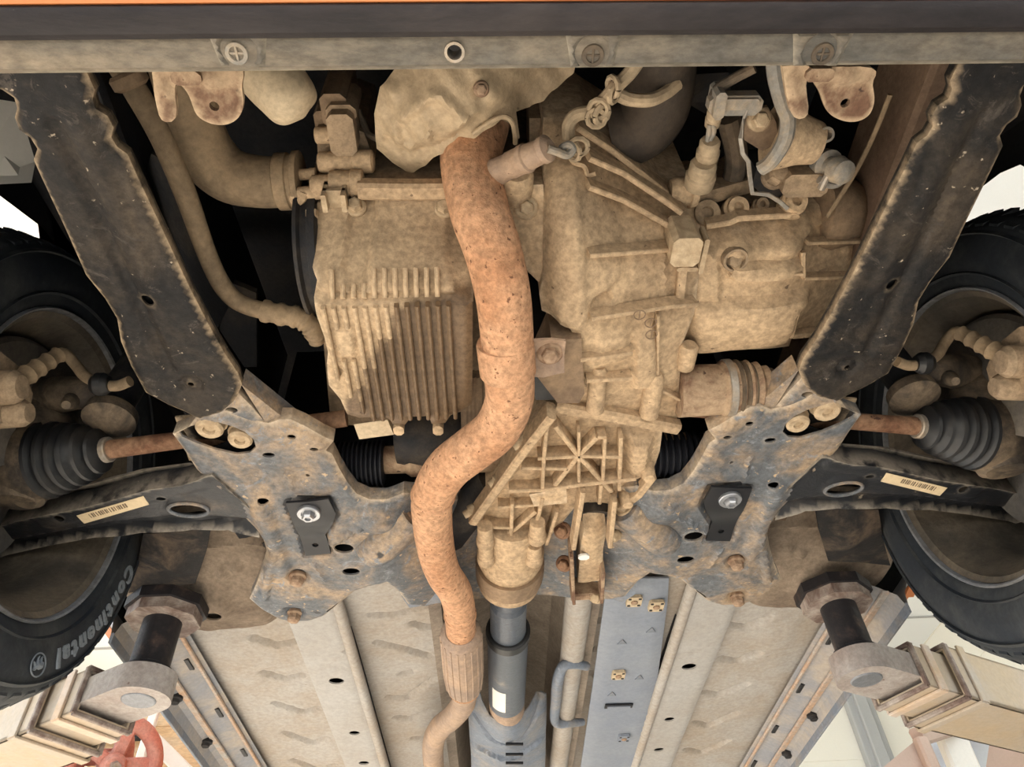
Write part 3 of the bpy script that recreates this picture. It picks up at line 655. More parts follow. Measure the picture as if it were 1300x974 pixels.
    # strut, droopy dark column above
    g = G(); lathe(g, V(s*.60, .80, .80), V(s*.56, .82, 1.28), [(0, .028), (.4, .028), (.42, .055), (.9, .06), (1, .05)], 18); g.build('strut', 'black_plastic', car)
# raised tyre lettering (inner wall of the tyre beside the sticker arm)
def tyre_text(txt, th0, s, parent, r0=.262, size=.037):
    c = V(s*.665, *WC); th = th0
    for ch in txt:
        cu = bpy.data.curves.new('t', 'FONT'); cu.body = ch; cu.size = size; cu.extrude = .0015; cu.offset = .0014; cu.resolution_u = 3
        tmp = bpy.data.objects.new('t', cu); COL.objects.link(tmp); bpy.context.view_layer.update()
        me = tmp.evaluated_get(bpy.context.evaluated_depsgraph_get()).to_mesh()
        P = [v.co.copy() for v in me.vertices]; fs = [tuple(p.vertices) for p in me.polygons]; tmp.to_mesh_clear()
        bpy.data.objects.remove(tmp); bpy.data.curves.remove(cu)
        wch = max(p.x for p in P)-min(p.x for p in P); x0 = min(p.x for p in P); vs = []
        for p in P:
            a = th+DIR*(p.x-x0)/r0; r = r0+p.y
            bul = -.009 if r < .29 else -.006
            vs.append(Vector((c.x+s*(bul-p.z+.001), c.y+r*math.cos(a), c.z+r*math.sin(a))))
        G().add(vs, fs).build('tyre_letter', 'tyre_letter', parent, smooth=0)
        th += DIR*(wch+.006)/r0
    return th
DIR = -1
tyre_text('Continental', math.radians(360), -1, WHEEL[-1])
def tyre_logo(th, s, parent):
    c = V(s*.665, *WC); r = .276
    def P(a, b): t = th+DIR*a/r; return Vector((c.x+s*-.0085, c.y+(r+b)*math.cos(t), c.z+(r+b)*math.sin(t)))
    g = G(); ring = [P(.017*math.cos(a), .015*math.sin(a)) for a in [2*math.pi*i/24 for i in range(24)]]; tube(g, ring+[ring[0]], .0011, 6, caps=False)
    tube(g, [P(-.010, -.002), P(-.004, .002), P(.004, .001), P(.009, .006)], [.002, .0045, .004, .002], 8, n=4)
    tube(g, [P(.006, .003), P(.010, -.003), P(.013, -.004)], [.0025, .0015, .001], 6, n=3); tube(g, [P(-.005, .0), P(-.006, -.008), P(-.010, -.010)], [.0025, .0015, .001], 6, n=3)
    tube(g, [P(.003, .0), P(.002, -.008), P(-.001, -.011)], [.0025, .0015, .001], 6, n=3)
    g.build('tyre_emblem', 'tyre_letter', parent)
tyre_logo(math.radians(299), -1, WHEEL[-1])

# ------------------------------------------------------------------ engine
def fin_bar(g, X, ya, yb, za, zb, w_, h_, st=0.0):
    bar(g, Vector((X, ya, za)), Vector((X, yb, zb)), w_, h_, st=st)
# engine block above the oil pan
g = G(); sheet(g, px([(392, 236, .815), (470, 230, .815), (560, 228, .815), (660, 232, .815), (690, 240, .815), (690, 360, .815), (655, 335, .815), (640, 420, .81), (620, 540, .81), (420, 540, .81), (400, 300, .81)]), sp=.02, wall=.22)
eb = g.build('engine_block', 'block', car, 'dusty engine block above the oil pan')
g = G(); poly_bar(g, [W(455, 240, .80), W(520, 241, .80), W(600, 240, .80)], .022, .02); g.build('flange_rib', 'cast', eb)
# compressor and pipe stubs by the pan's corner
cb = G(); sheet(cb, px([(402, 165, .86), (440, 160, .86), (462, 168, .86), (475, 205, .85), (472, 235, .84), (405, 240, .84)]), sp=.02, wall=.14)
ac = cb.build('compressor', 'block', car, 'dusty cast compressor with stacked round lugs beside the hose')
for a, b, c, d, r, h in ((400, 172, 446, 170, .010, .845), (404, 206, 475, 205, .0125, .835), (395, 236, 460, 233, .0125, .815), (418, 233, 462, 233, .015, .812), (378, 222, 402, 221, .007, .835), (378, 246, 412, 243, .008, .81)):
    g = G(); p, q = W(a, b, h), W(c, d, h); lathe(g, p, q, [(0, r*.75), (.04, r), (.62, r), (.64, r*1.12), (.96, r*1.12), (1, r*.8)], 14); g.build('round_lug', 'cast', ac)
g = G(); box(g, W(437, 160, .85), (.03, .05, .05)); box(g, W(437, 130, .87), (.034, .02, .06)); g.build('connector', 'block', ac)
g = G(); box(g, W(431, 118, .90), (.03, .04, .10)); box(g, W(412, 150, .90), (.015, .04, .05)); g.build('stub', 'cast_dark', ac)
g = G(); tube(g, [W(455, 140, .88), W(463, 160, .87), W(470, 172, .86), W(485, 178, .85)], .004, 8, n=4); g.build('thin_pipe', 'hose_dark', ac)
# oil pan
HP = .70
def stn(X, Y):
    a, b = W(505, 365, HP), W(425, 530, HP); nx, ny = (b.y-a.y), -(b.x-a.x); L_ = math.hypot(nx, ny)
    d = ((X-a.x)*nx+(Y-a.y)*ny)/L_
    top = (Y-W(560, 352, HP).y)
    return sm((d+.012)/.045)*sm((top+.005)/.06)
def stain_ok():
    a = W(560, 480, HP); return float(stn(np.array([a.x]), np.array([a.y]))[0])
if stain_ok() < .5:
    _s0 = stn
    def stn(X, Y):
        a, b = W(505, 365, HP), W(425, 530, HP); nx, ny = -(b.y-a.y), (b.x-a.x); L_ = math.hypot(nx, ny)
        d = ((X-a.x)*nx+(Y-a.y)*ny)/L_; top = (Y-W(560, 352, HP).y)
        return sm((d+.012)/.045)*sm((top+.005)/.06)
po = [(398, 262, .80), (430, 252, .80), (500, 250, .80), (570, 252, .80), (600, 262, .80), (606, 300, .775), (604, 345, .725), (600, 390, HP), (600, 450, HP), (599, 515, HP), (590, 524, HP), (572, 530, HP), (565, 540, HP), (548, 541, HP), (544, 531, HP), (522, 532, HP), (514, 542, HP), (500, 542, HP), (492, 533, HP), (455, 533, HP), (440, 528, HP),
      (432, 510, HP), (417, 492, HP), (414, 468, HP), (416, 450, HP), (411, 430, HP), (402, 405, HP), (398, 380, HP+.005), (402, 358, .72), (396, 342, .73), (400, 322, .75), (403, 290, .78)]
ctrl = [(440, 280, .782), (440, 320, .742), (500, 285, .778), (500, 322, .742), (560, 290, .778), (560, 325, .742), (430, 345, .725), (500, 345, .722), (570, 345, .724), (430, 380, .703), (500, 380, .702), (575, 380, .703), (430, 420, HP), (500, 420, HP), (570, 420, HP), (450, 480, HP), (520, 480, HP), (580, 480, HP), (500, 515, HP)]
q = lambda a, b, h=HP: p2(a, b, h)
fe = [chain([q(462, 262, .79), q(455, 310, .75), q(452, 338, .735)], .018, -.018, .45), chain([q(590, 262, .79), q(586, 320, .75), (q(596, 345, .73))], .024, -.014, .6), chain([q(404, 381), q(596, 381)], .008, -.006, .9), field([q(*c) for c in ((424, 416), (450, 416), (452, 452), (430, 452))], .005, .003),
      chain([q(418, 470), (q(428, 472))], .008, -.006)]
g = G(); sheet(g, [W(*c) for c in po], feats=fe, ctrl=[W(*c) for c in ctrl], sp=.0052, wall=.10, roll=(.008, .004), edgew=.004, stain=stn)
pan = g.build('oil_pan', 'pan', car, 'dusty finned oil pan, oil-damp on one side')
yT0, yT1, yL0, yL1 = W(500, 346, .72).y, W(500, 377, .703).y, W(500, 386, HP).y, W(500, 530, HP).y
xs = np.linspace(W(412, 396, HP).x, W(570, 396, HP).x, 13)
for i, X in enumerate(xs):
    if 0 < i < 12:
        y0 = yT0+(.012 if i in (2, 3, 4) else -.004); g = G()
        bar(g, Vector((X, y0, CZ+.7205-(y0-yT0)*.5)), Vector((X, yT1, CZ+.7012)), .0055, .010, ch=.3); g.build('fin', 'pan', pan)
    y1 = yL1-(.0 if i > 2 else .03*(2.5-i)); segs = [(yL0, y1)]
    if i in (1, 2): segs = [(yL0, W(440, 414, HP).y), (W(440, 455, HP).y, y1)]
    for ya, yb_ in segs:
        g = G(); nn = 4
        for k in range(nn):
            a_, b_ = ya+(yb_-ya)*k/nn, ya+(yb_-ya)*(k+1)/nn
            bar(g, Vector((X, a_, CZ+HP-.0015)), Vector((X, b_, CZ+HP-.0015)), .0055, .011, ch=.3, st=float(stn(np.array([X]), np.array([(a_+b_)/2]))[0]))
        g.build('fin', 'pan', pan)
for a, b, r in ((452, 262, .0085), (564, 264, .0085), (398, 274, .008), (540, 540, .0)):
    if r: hexbolt('bolt', W(a, b, .797), (0, -.75, -.66), r, pan, 'bolt_dust', .012)
g = G(); c = W(426, 250, .79)
for dx, dz, sx, sz in ((-.011, 0, .006, .032), (.011, 0, .006, .032), (0, .013, .028, .007), (0, -.002, .028, .006)):
    box(g, c+Vector((dx, 0, dz)), (sx, .022, sz), 0, .001)
g.build('clip', 'bolt_dust', pan, 'small square dusty clip')
for a, b in ((506, 541), (556, 541)):
    g = G(); c = W(a, b, .705); box(g, c+Vector((0, .004, .012)), (.014, .018, .035)); g.build('drain_lug', 'pan', pan)
# crank pulley beside the pan
g = G(); a = W(402, 325, .80); lathe(g, a+Vector((-.018, .01, .035)), a+Vector((.012, .01, .035)), [(0, .080), (.1, .094), (.25, .095), (.35, .088), (.6, .088), (.65, .094), (.95, .094), (1, .088)], 40); g.build('crank_pulley', 'black_plastic', car, 'dark crank pulley beside the oil pan')
# pale bottle end, hoses
g = G(); tube(g, [W(318, 50, .86), W(338, 88, .835), W(360, 116, .815), W(374, 134, .808), W(381, 143, .804), W(386, 149, .802)], [.036, .035, .032, .029, .021, .003], 24, n=5)
g.build('washer_bottle', 'pale_plastic', car, 'rounded beige plastic bottle end below the bumper')
g = G(); tube(g, [W(228, 80, .86), W(238, 120, .86), W(246, 160, .855), W(262, 195, .85), (W(290, 222, .845)), W(330, 231, .84), W(368, 231, .84)], [.034, .034, .034, .034, .033, .031, .030], 22, n=6)
ch = g.build('charge_hose', 'hose', car, 'wide brown dusty hose curving to the engine')
g = G(); a, b = W(352, 231, .84), W(384, 230, .84); lathe(g, a, b, [(0, .031), (.05, .034), (.5, .034), (.55, .032), (.7, .032), (.75, .036), (.97, .036), (1, .03)], 24); g.build('hose_clamp', 'hose', ch)
g = G(); tube(g, [W(376, 245, .81), W(372, 250, .808), W(376, 258, .806), W(384, 252, .804), W(386, 244, .806)], .005, 8, n=4); g.build('clamp_ear', 'cast', ch)
P = [W(150, 80, .80), W(175, 120, .80), W(205, 175, .79), W(235, 245, .78), (W(262, 320, .77)), W(282, 362, .77), W(305, 385, .77), (W(345, 397, .76)), W(380, 404, .755), W(398, 418, .75), W(402, 434, .75)]
g = G(); tube(g, P, [.013, .013, .0125, .0125, .0115, .0115, .011, .011, .0105, .010, .010], 14, n=7); pp_ = g.build('coolant_pipe', 'hose', car, 'long thin beige pipe running from the bumper to the oil pan')
g = G(); C_ = cr([tuple(p) for p in P], 8); rr = [.0125+(.0022 if (i % 4) < 2 else 0) for i in range(24)]; tube(g, [Vector(c) for c in C_[54:78]], rr, 14); g.build('corrugated_sleeve', 'hose', pp_)
g = G(); a, b = W(158, 92, .80), W(170, 112, .797); lathe(g, a, b, [(0, .016), (.2, .019), (.8, .019), (1, .0135)], 16); g.build('pipe_collar', 'cast_dark', pp_)
MAT_PIPE = None
# black splash panel beside the pipe
g = G(); prism(g, [W(192, 195, .83), W(200, 200, .82), W(290, 390, .80), W(276, 418, .80), W(246, 372, .83), W(180, 235, .85)], (0, 0, .012)); g.build('side_splash_panel', 'black_plastic', car, 'black plastic splash panel beside the long pipe')
g = G(); prism(g, [W(278, 418, .86), W(296, 360, .86), W(325, 372, .86), W(326, 466, .86), W(310, 466, .86)], (0, 0, .01)); g.build('side_splash_panel', 'black_plastic', car)
# heat shield
ho = [(520, 60, .84), (498, 92, .835), (482, 112, .83), (475, 145, .83), (478, 190, .835), (498, 207, .835), (520, 222, .835), (540, 210, .825), (556, 196, .815), (585, 184, .81), (612, 168, .812), (636, 152, .82), (649, 158, .825), (655, 178, .825), (660, 176, .828), (655, 140, .845), (672, 137, .86), (690, 128, .865), (700, 116, .87), (716, 104, .875), (728, 92, .88), (735, 60, .89)]
q = lambda a, b, h=.81: p2(a, b, h)
fe = [lambda X, Y: .0022*np.sin(X*95+Y*40)*np.sin(Y*120-X*30)+.0015*np.sin(X*210-Y*160), chain([q(508, 150), q(530, 128), q(548, 112)], .010, .008, 1.0), chain([q(500, 160), q(506, 196)], .009, .005, 1.0), chain([q(575, 158), q(600, 134)], .010, .007, 1.0), chain([q(560, 110), q(590, 140)], .010, .007, 1.0), dome(q(497, 118), .014, .008, .9), chain([q(492, 185), q(520, 205), q(550, 190), q(580, 172)], .010, -.006, 1.0), chain([q(520, 190), q(545, 165)], .009, .005, 1.0), chain([q(545, 150), q(545, 175)], .004, .004), dome(q(610, 112), .008, -.004)]
g = G(); sheet(g, [W(*c) for c in ho], feats=fe, ctrl=[W(540, 140, .795), W(510, 150, .81), W(590, 130, .795), W(630, 125, .81), W(560, 90, .80), W(620, 90, .815)], sp=.0038, thick=.0015, edgew=.003)
hs = g.build('heat_shield', 'shield', car, 'crumpled beige heat shield over the exhaust')
g = G(); pts = [W(600, 170, .806), W(625, 153, .808), W(640, 148, .812), W(650, 155, .815), W(654, 172, .82), W(654, 182, .824)]; tube(g, pts, .003, 8, n=5); g.build('folded_edge', 'shield', hs)
hexbolt('bolt', W(611, 113, .799), (0, -.3, -.95), .006, hs, 'bolt_rust', .006)

# ------------------------------------------------------------------ exhaust
EX = [(616, 115, .93, .040), (606, 160, .875, .038), (598, 200, .825, .0365), (607, 262, .765, .0345), (626, 320, .725, .033), (638, 372, .695, .032), (643, 420, .682, .0315), (646, 470, .672, .031), (646, 510, .667, .0305), (630, 545, .664, .0305), (600, 570, .662, .0305), (568, 596, .662, .0305), (550, 628, .664, .030), (549, 662, .668, .0295), (554, 700, .675, .029), (563, 728, .682, .0285), (578, 752, .69, .0285), (584, 780, .696, .028), (585, 815, .70, .027)]
g = G(); tube(g, [W(a, b, h) for a, b, h, r in EX], [e[3] for e in EX], 28, n=6)
ex = g.build('exhaust_pipe', 'exhaust', car, 'rust-coloured exhaust downpipe snaking past the oil pan')
def weld(i, r):
    a, b, h, _ = EX[i]; a2, b2, h2, _ = EX[min(i+1, len(EX)-1)]; p, q = W(a, b, h), W(a2, b2, h2); d = (q-p).normalized()
    g = G(); lathe(g, p-d*.003, p+d*.003, [(0, r-.001), (.3, r+.0018), (.7, r+.0018), (1, r-.001)], 28); g.build('weld_bead', 'exhaust', ex)
weld(12, .0302); weld(17, .028)
g = G(); p, q = W(641, 434, .680), W(645, 474, .673); lathe(g, p, q, [(0, .0335), (.06, .0345), (.94, .0345), (1, .0325)], 28)
brk = g.build('pipe_strap', 'exhaust', ex, 'strap clamped round the exhaust pipe')
g = G(); sheet(g, px([(648, 440, .672), (668, 430, .676), (700, 428, .682), (718, 430, .684), (716, 447, .684), (716, 470, .684), (690, 476, .682), (660, 476, .674), (648, 474, .67)]), ctrl=px([(690, 452, .686), (672, 452, .68)]), sp=.006, thick=.004, roll=(.006, -.005)); lug = g.build('strap_lug', 'exhaust_grey', ex)
hexbolt('bolt', W(698, 448, .683), (0, -.15, -1), .0105, ex, 'bolt_rust', .010, washer=1.6)
g = G(); prism(g, [W(700, 432, .70), W(738, 430, .70), W(742, 500, .70), W(735, 512, .70), W(708, 512, .70), (W(680, 476, .70))], (0, 0, .06)); g.build('rubber_hanger', 'cast_dark', ex, 'dark mounting block behind the strap')
g = G(); prism(g, [W(674, 478, .705), W(702, 478, .705), W(704, 508, .705), W(680, 508, .705)], (0, 0, .04)); g.build('hanger_pad', 'rubber', ex)
# oxygen sensor
a, b = W(614, 226, .79), W(700, 186, .755)
g = G(); lathe(g, a, b, [(0, .018), (.22, .0155), (.40, .0145), (.42, .0155), (.58, .0155), (.6, .0165), (.66, .0165), (.68, .0145), (.86, .0135), (.88, .0150), (.95, .0150), (.97, .012), (1, .008)], 20)
os_ = g.build('oxygen_sensor', 'exhaust_grey', car, 'oxygen sensor screwed into the exhaust pipe')
g = G(); tube(g, [W(696, 189, .745), W(708, 193, .745), W(720, 197, .748), W(727, 190, .752), W(722, 184, .755), W(714, 188, .756), W(716, 196, .756)], .0045, 10, n=5); g.build('sensor_lead', 'grey_conduit', os_)
# flexible coupling and rear pipe
g = G(); a, b = W(585, 800, .70), W(590, 880, .712); lathe(g, a, b, [(0, .030), (.03, .037), (.06, .039), (.6, .040), (.85, .037), (.92, .030), (1, .028)], 36)
fx = g.build('flex_coupling', 'exhaust_grey', car, 'braided grey flexible coupling')
g = G(); T = b-a
for j in range(18):
    th = 2*math.pi*j/18; T_ = T.normalized(); N_ = Vector((1, 0, 0)); B_ = T_.cross(N_).normalized(); o = N_*math.cos(th)+B_*math.sin(th)
    tube(g, [a+T*.07+o*.0385, a+T*.6+o*.0397, a+T*.84+o*.0368], .0022, 6)
g.build('braid', 'exhaust_grey', fx, kind='stuff')
for t in (.015, .05, .90):
    g = G(); c = a+T*t; d = T.normalized(); R_ = .0305 if t < .8 else .0315; lathe(g, c-d*.003, c+d*.003, [(0, R_), (.5, R_+.003), (1, R_)], 28); g.build('weld_ring', 'exhaust', fx)
g = G(); tube(g, [W(590, 875, .712), W(588, 893, .718), W(575, 910, .725), W(558, 925, .73), W(550, 945, .735), W(551, 975, .74), W(556, 1010, .74), W(570, 1100, .74)], .0265, 22, n=7); g.build('rear_pipe', 'exhaust_grey', ex, 'bent grey exhaust pipe')
# ------------------------------------------------------------------ gearbox
bo = [(690, 150, .86), (745, 152, .86), (790, 180, .86), (840, 225, .86), (880, 240, .84), (888, 268, .82), (890, 300, .795), (888, 350, .77), (882, 400, .755), (866, 440, .745), (862, 500, .738), (860, 540, .735), (800, 530, .73), (740, 518, .725), (705, 510, .72), (715, 470, .715), (735, 440, .71), (722, 415, .712), (705, 404, .72), (688, 396, .73), (685, 376, .74), (690, 350, .75), (690, 290, .775), (690, 230, .80), (688, 190, .83)]
ctrl = [(740, 250, .775), (740, 320, .74), (740, 380, .72), (780, 260, .80), (790, 330, .75), (800, 390, .735), (850, 300, .785), (850, 370, .755), (770, 430, .715), (830, 440, .73), (780, 490, .72), (840, 500, .732), (715, 260, .77), (715, 330, .74), (720, 370, .727), (800, 230, .835), (760, 200, .83), (840, 260, .815)]
q = lambda a, b, h=.745: p2(a, b, h)
fe = [field([q(*c) for c in ((692, 235), (745, 232), (748, 380), (738, 400), (700, 398), (692, 370))], .010, .012), chain([q(752, 375), q(795, 350), q(800, 300), q(780, 270)], .010, -.006, .8), dome(q(760, 372), .016, -.010, .7), field([q(*c) for c in ((802, 425, .725), (835, 398, .73), (838, 490, .73), (800, 492, .725))], .010, .008),
      field([q(*c) for c in ((752, 405), (800, 398), (800, 440), (735, 452))], .006, .012), chain([q(848, 300), q(846, 395)], .004, .004)]
g = G(); sheet(g, [W(*c) for c in bo], feats=fe, ctrl=[W(*c) for c in ctrl], sp=.006, wall=.14, roll=(.006, .003), edgew=.003)
gb = g.build('gearbox_housing', 'cast', car, 'large dusty cast gearbox bell housing with ribs')
NR = 0
def rib(name, pts, w_=.006, h_=.02, par=None, m_='cast'):
    global NR; NR += 1; g = G(); poly_bar(g, [W(a, b, h+.0006*(NR % 7)) for a, b, h in pts], w_, h_); return g.build(name, m_, par)
for pts, w_, h_ in (([(746, 320, .738), (800, 316, .748), (852, 312, .768)], .006, .02), ([(748, 400, .712), (800, 392, .722), (850, 384, .737), (882, 382, .745)], .006, .02), ([(735, 452, .705), (770, 448, .708), (800, 443, .714)], .006, .02), ([(743, 477, .708), (800, 474, .712)], .006, .024),
                    ([(745, 233, .785), (790, 250, .795), (850, 284, .785)], .007, .02), ([(745, 195, .80), (790, 215, .81), (850, 255, .80), (868, 268, .79)], .007, .025), ([(730, 155, .83), (775, 185, .835), (845, 240, .83)], .007, .03), ([(835, 398, .728), (834, 490, .728), (862, 505, .73)], .004, .012)):
    rib('rib', pts, w_, h_, gb)
g = G(); poly_bar(g, [W(704, 513, .719), W(780, 526, .722), W(860, 542, .728)], .020, .02); g.build('seam_flange', 'cast', gb)
for a, b, h, r, ln in ((759, 490, .712, .0125, .03), (829, 497, .724, .014, .03)):
    g = G(); c = W(a, b, h); lathe(g, c+Vector((0, -.03, .005)), c+Vector((0, .045, 0)), [(0, r*.6), (.1, r*.9), (.3, r), (1, r)], 16); g.build('bolt_boss', 'cast', gb)
for a, b, h in ((812, 400, .722), (826, 410, .725), (827, 425, .722)):      # cast marks
    g = G(); c = W(a, b, h-.012); ring = [c+Vector((.007*math.cos(t), .007*math.sin(t), 0)) for t in [2*math.pi*i/14 for i in range(15)]]; tube(g, ring, .0008, 5, caps=False); bar(g, c-Vector((0, .005, 0)), c+Vector((0, .005, 0)), .0012, .0012); g.build('cast_mark', 'cast_dark', gb)
g = G(); c = W(866, 306, .765); box(g, c, (.035, .04, .05)); gbk = g.build('clip_block', 'bolt_dust', gb, 'square pale clip block')
g = G(); c = W(878, 318, .765); box(g, c+Vector((.012, 0, 0)), (.006, .05, .03)); box(g, c+Vector((-.004, .02, .001)), (.026, .006, .026)); box(g, c+Vector((-.004, -.015, .001)), (.026, .006, .026)); g.build('clip', 'bolt_dust', gb)
# engine-side flange plate with bolt
g = G(); sheet(g, px([(632, 238, .79), (690, 236, .79), (694, 300, .775), (692, 368, .755), (656, 332, .77), (640, 300, .78)]), sp=.012, wall=.05, feats=[dome(p2(669, 263, .785), .02, -.006, .6)], roll=(.004, .003)); fp = g.build('engine_flange', 'cast', car, 'dusty engine flange plate beside the exhaust')
hexbolt('bolt', W(668, 264, .785), (0, -.5, -.85), .009, fp, 'bolt_dust', .010, washer=1.6)
g = G(); c = W(655, 228, .80); lathe(g, c+Vector((0, .02, 0)), c+Vector((0, -.02, -.015)), [(0, .02), (.8, .02), (1, .017), (1, .009), (.5, .008)], 18); g.build('boss', 'cast', fp)
g = G(); prism(g, [W(672, 150, .88), W(742, 150, .88), W(742, 232, .84), W(690, 236, .84), W(672, 200, .86)], (0, 0, .06)); g.build('upper_block', 'block', fp)
g = G(); tube(g, [W(722, 195, .80), W(728, 206, .80), W(740, 210, .80), W(744, 216, .80), W(746, 222, .80), W(756, 220, .80)], .003, 6, n=3); g.build('plate_edge', 'cast', fp)
# gearbox end section
eo = [(862, 300, .80), (885, 284, .82), (905, 276, .83), (960, 268, .84), (1005, 262, .845), (1050, 262, .85), (1085, 275, .85), (1100, 300, .845), (1098, 330, .83), (1080, 370, .82), (1060, 405, .81), (1036, 428, .80), (1006, 432, .795), (1003, 442, .79), (940, 446, .785), (872, 450, .78), (862, 420, .775), (866, 360, .78)]
ctrl = [(930, 300, .795), (1000, 300, .80), (930, 360, .775), (1000, 360, .78), (900, 410, .765), (1000, 410, .772), (1060, 340, .815), (1060, 300, .83)]
q = lambda a, b, h=.79: p2(a, b, h)
fe = [chain([q(905, 303), q(1022, 300)], .030, .012, .6), field([q(*c) for c in ((866, 366), (1030, 362), (1028, 380), (1012, 388), (1004, 430), (870, 440))], .016, .012), chain([q(930, 336), q(1015, 336)], .012, .012, .4), field([q(*c) for c in ((1020, 310), (1095, 306), (1085, 348), (1020, 352))], -.006, .004), field([q(*c) for c in ((872, 300), (915, 320), (912, 368), (872, 372))], .008, .008)]
g = G(); sheet(g, [W(*c) for c in eo], feats=fe, ctrl=[W(*c) for c in ctrl], sp=.0055, wall=.16, roll=(.006, .004), edgew=.003)
ge = g.build('gearbox_end', 'cast', car, 'dusty gearbox end casing with stepped cylinders')
g = G(); a = W(932, 331, .776); lathe(g, a+Vector((0, 0, .02)), a-Vector((0, .004, .006)), [(0, .0165), (.85, .0165), (1, .0155), (1, .0125), (.75, .0115)], 24); lathe(g, a, a-Vector((0, .004, .006)), [(0, .009), (1, .008)], 6); g.build('filler_plug', 'block', ge, 'round plug in the casing')
rib('rib', [(925, 347, .77), (1017, 345, .775)], .004, .014, ge); rib('rib', [(1018, 318, .788), (1018, 350, .78)], .006, .016, ge); rib('rib', [(1018, 351, .785), (1080, 349, .80)], .005, .014, ge); rib('rib', [(1022, 306, .80), (1098, 304, .825)], .005, .014, ge)
rib('rib', [(1012, 390, .768), (1003, 425, .768)], .006, .016, ge); rib('rib', [(1005, 424, .785), (1040, 421, .79)], .008, .016, ge)
g = G(); tube(g, [W(1030, 270, .86), W(1060, 272, .865), W(1085, 285, .865)], [.05, .05, .035], 18, n=4); g.build('end_cap', 'cast_dark', ge)
rib('rib', [(895, 284, .80), (925, 279, .80), (935, 274, .80), (1000, 270, .81)], .008, .018, ge)
for a, b, h, r, m_ in ((893, 273, .825, .016, 'block'), (932, 266, .825, .013, 'cast'), (962, 262, .84, .008, 'block'), (1005, 258, .82, .013, 'cast')):
    g = G(); c = W(a, b, h); lathe(g, c+Vector((0, .01, .01)), c+Vector((0, -.012, -.014)), [(0, r*1.1), (.4, r*1.1), (.45, r*1.25), (.7, r*1.25), (.75, r), (1, r), (1, r*.5), (.8, r*.45)], 18); g.build('threaded_boss', m_, ge)
g = G(); tube(g, [W(1005, 262, .82), W(1003, 275, .81)], .012, 12); g.build('boss_foot', 'cast', ge)
# arm between bell housing and end casing
g = G(); p, q_ = W(850, 243, .825), W(884, 243, .825); lathe(g, p, q_, [(0, .014), (.2, .018), (.7, .018), (.75, .021), (1, .019)], 16); g.build('dowel_boss', 'cast', gb)
g = G(); bar(g, W(880, 250, .84), W(945, 232, .86), .02, .03); g.build('support_arm', 'block', gb)
# gearbox flange joint to the end casing
rib('rib', [(868, 330, .762), (862, 380, .75)], .012, .016, gb); g = G(); c = W(872, 452, .745); lathe(g, c+Vector((0, .02, 0)), c+Vector((0, -.02, 0)), [(0, .012), (.1, .013), (.9, .013), (1, .010)], 14); g.build('bolt_boss', 'cast', gb)

# ------------------------------------------------------------------ transfer case
q = lambda a, b, h=.725: p2(a, b, h)
do = [(694, 518), (760, 530), (842, 545), (838, 575), (830, 598), (806, 632), (790, 642), (735, 640), (712, 668), (692, 690), (625, 690), (604, 668), (596, 655), (640, 598), (672, 548)]
g = G(); sheet(g, [W(a, b, .725) for a, b in do], feats=[field([q(*c) for c in ((792, 545), (832, 552), (826, 596), (790, 612))], .018, .014), field([q(*c) for c in ((640, 590), (690, 575), (690, 690), (610, 680))], .004, .02), chain([q(672, 552), q(640, 600), q(600, 655)], .016, .010, .6)], sp=.006, wall=.14, roll=(.005, .003))
tr = g.build('transfer_case', 'cast', car, 'dusty cast transfer case with a lattice of crossing ribs')
HR = .714
for pts, w_ in (([(682, 575), (735, 572), (788, 573)], .0065), ([(704, 534), (733, 571), (775, 617)], .0075), ([(757, 548), (734, 571), (704, 609)], .0075), ([(757, 548), (768, 548)], .006), ([(646, 616), (690, 615), (740, 608), (806, 601)], .007), ([(694, 532), (690, 573), (688, 614)], .0055), ([(767, 549), (764, 606)], .005), ([(734, 540), (734, 604)], .0045), ([(787, 548), (785, 615)], .006),
                ([(662, 587), (720, 588)], .006), ([(680, 642), (655, 664), (626, 684)], .007), ([(650, 632), (648, 684)], .006), ([(688, 625), (684, 645), (675, 672)], .006), ([(707, 642), (693, 684)], .006), ([(615, 662), (650, 663)], .006), ([(700, 616), (690, 632)], .006), ([(762, 608), (760, 632)], .006), ([(632, 637), (690, 633)], .006)):
    rib('rib', [(a, b, HR) for a, b in pts], w_, .026, tr)
g = G(); poly_bar(g, [W(700, 521, .70), W(664, 567, .705), W(632, 612, .705), W(600, 657, .705)], .014, .03); g.build('cover_flange', 'cast', tr)
for a, b in ((657, 565), (626, 613), (594, 652)):
    g = G(); c = W(a, b, .705); lathe(g, c+Vector((.012, -.004, .006)), c+Vector((-.006, .002, -.002)), [(0, .010), (.5, .010), (.55, .007), (1, .006)], 12); g.build('bolt', 'bolt_dust', tr)
g = G(); sheet(g, [W(a, b, .703) for a, b in ((672, 628), (719, 620), (720, 639), (678, 643))], sp=.01, wall=.035); g.build('ear_block', 'cast', tr)
g = G(); poly_bar(g, [W(790, 640, .71), W(810, 625, .71), W(828, 602, .71)], .012, .02); g.build('edge_flange', 'cast', tr)
for a, b in ((823, 603), (796, 637)):
    g = G(); c = W(a, b, .705); lathe(g, c+Vector((0, 0, .03)), c-Vector((0, 0, .008)), [(0, .012), (.8, .011), (1, .008)], 12); g.build('bolt_boss', 'cast', tr)
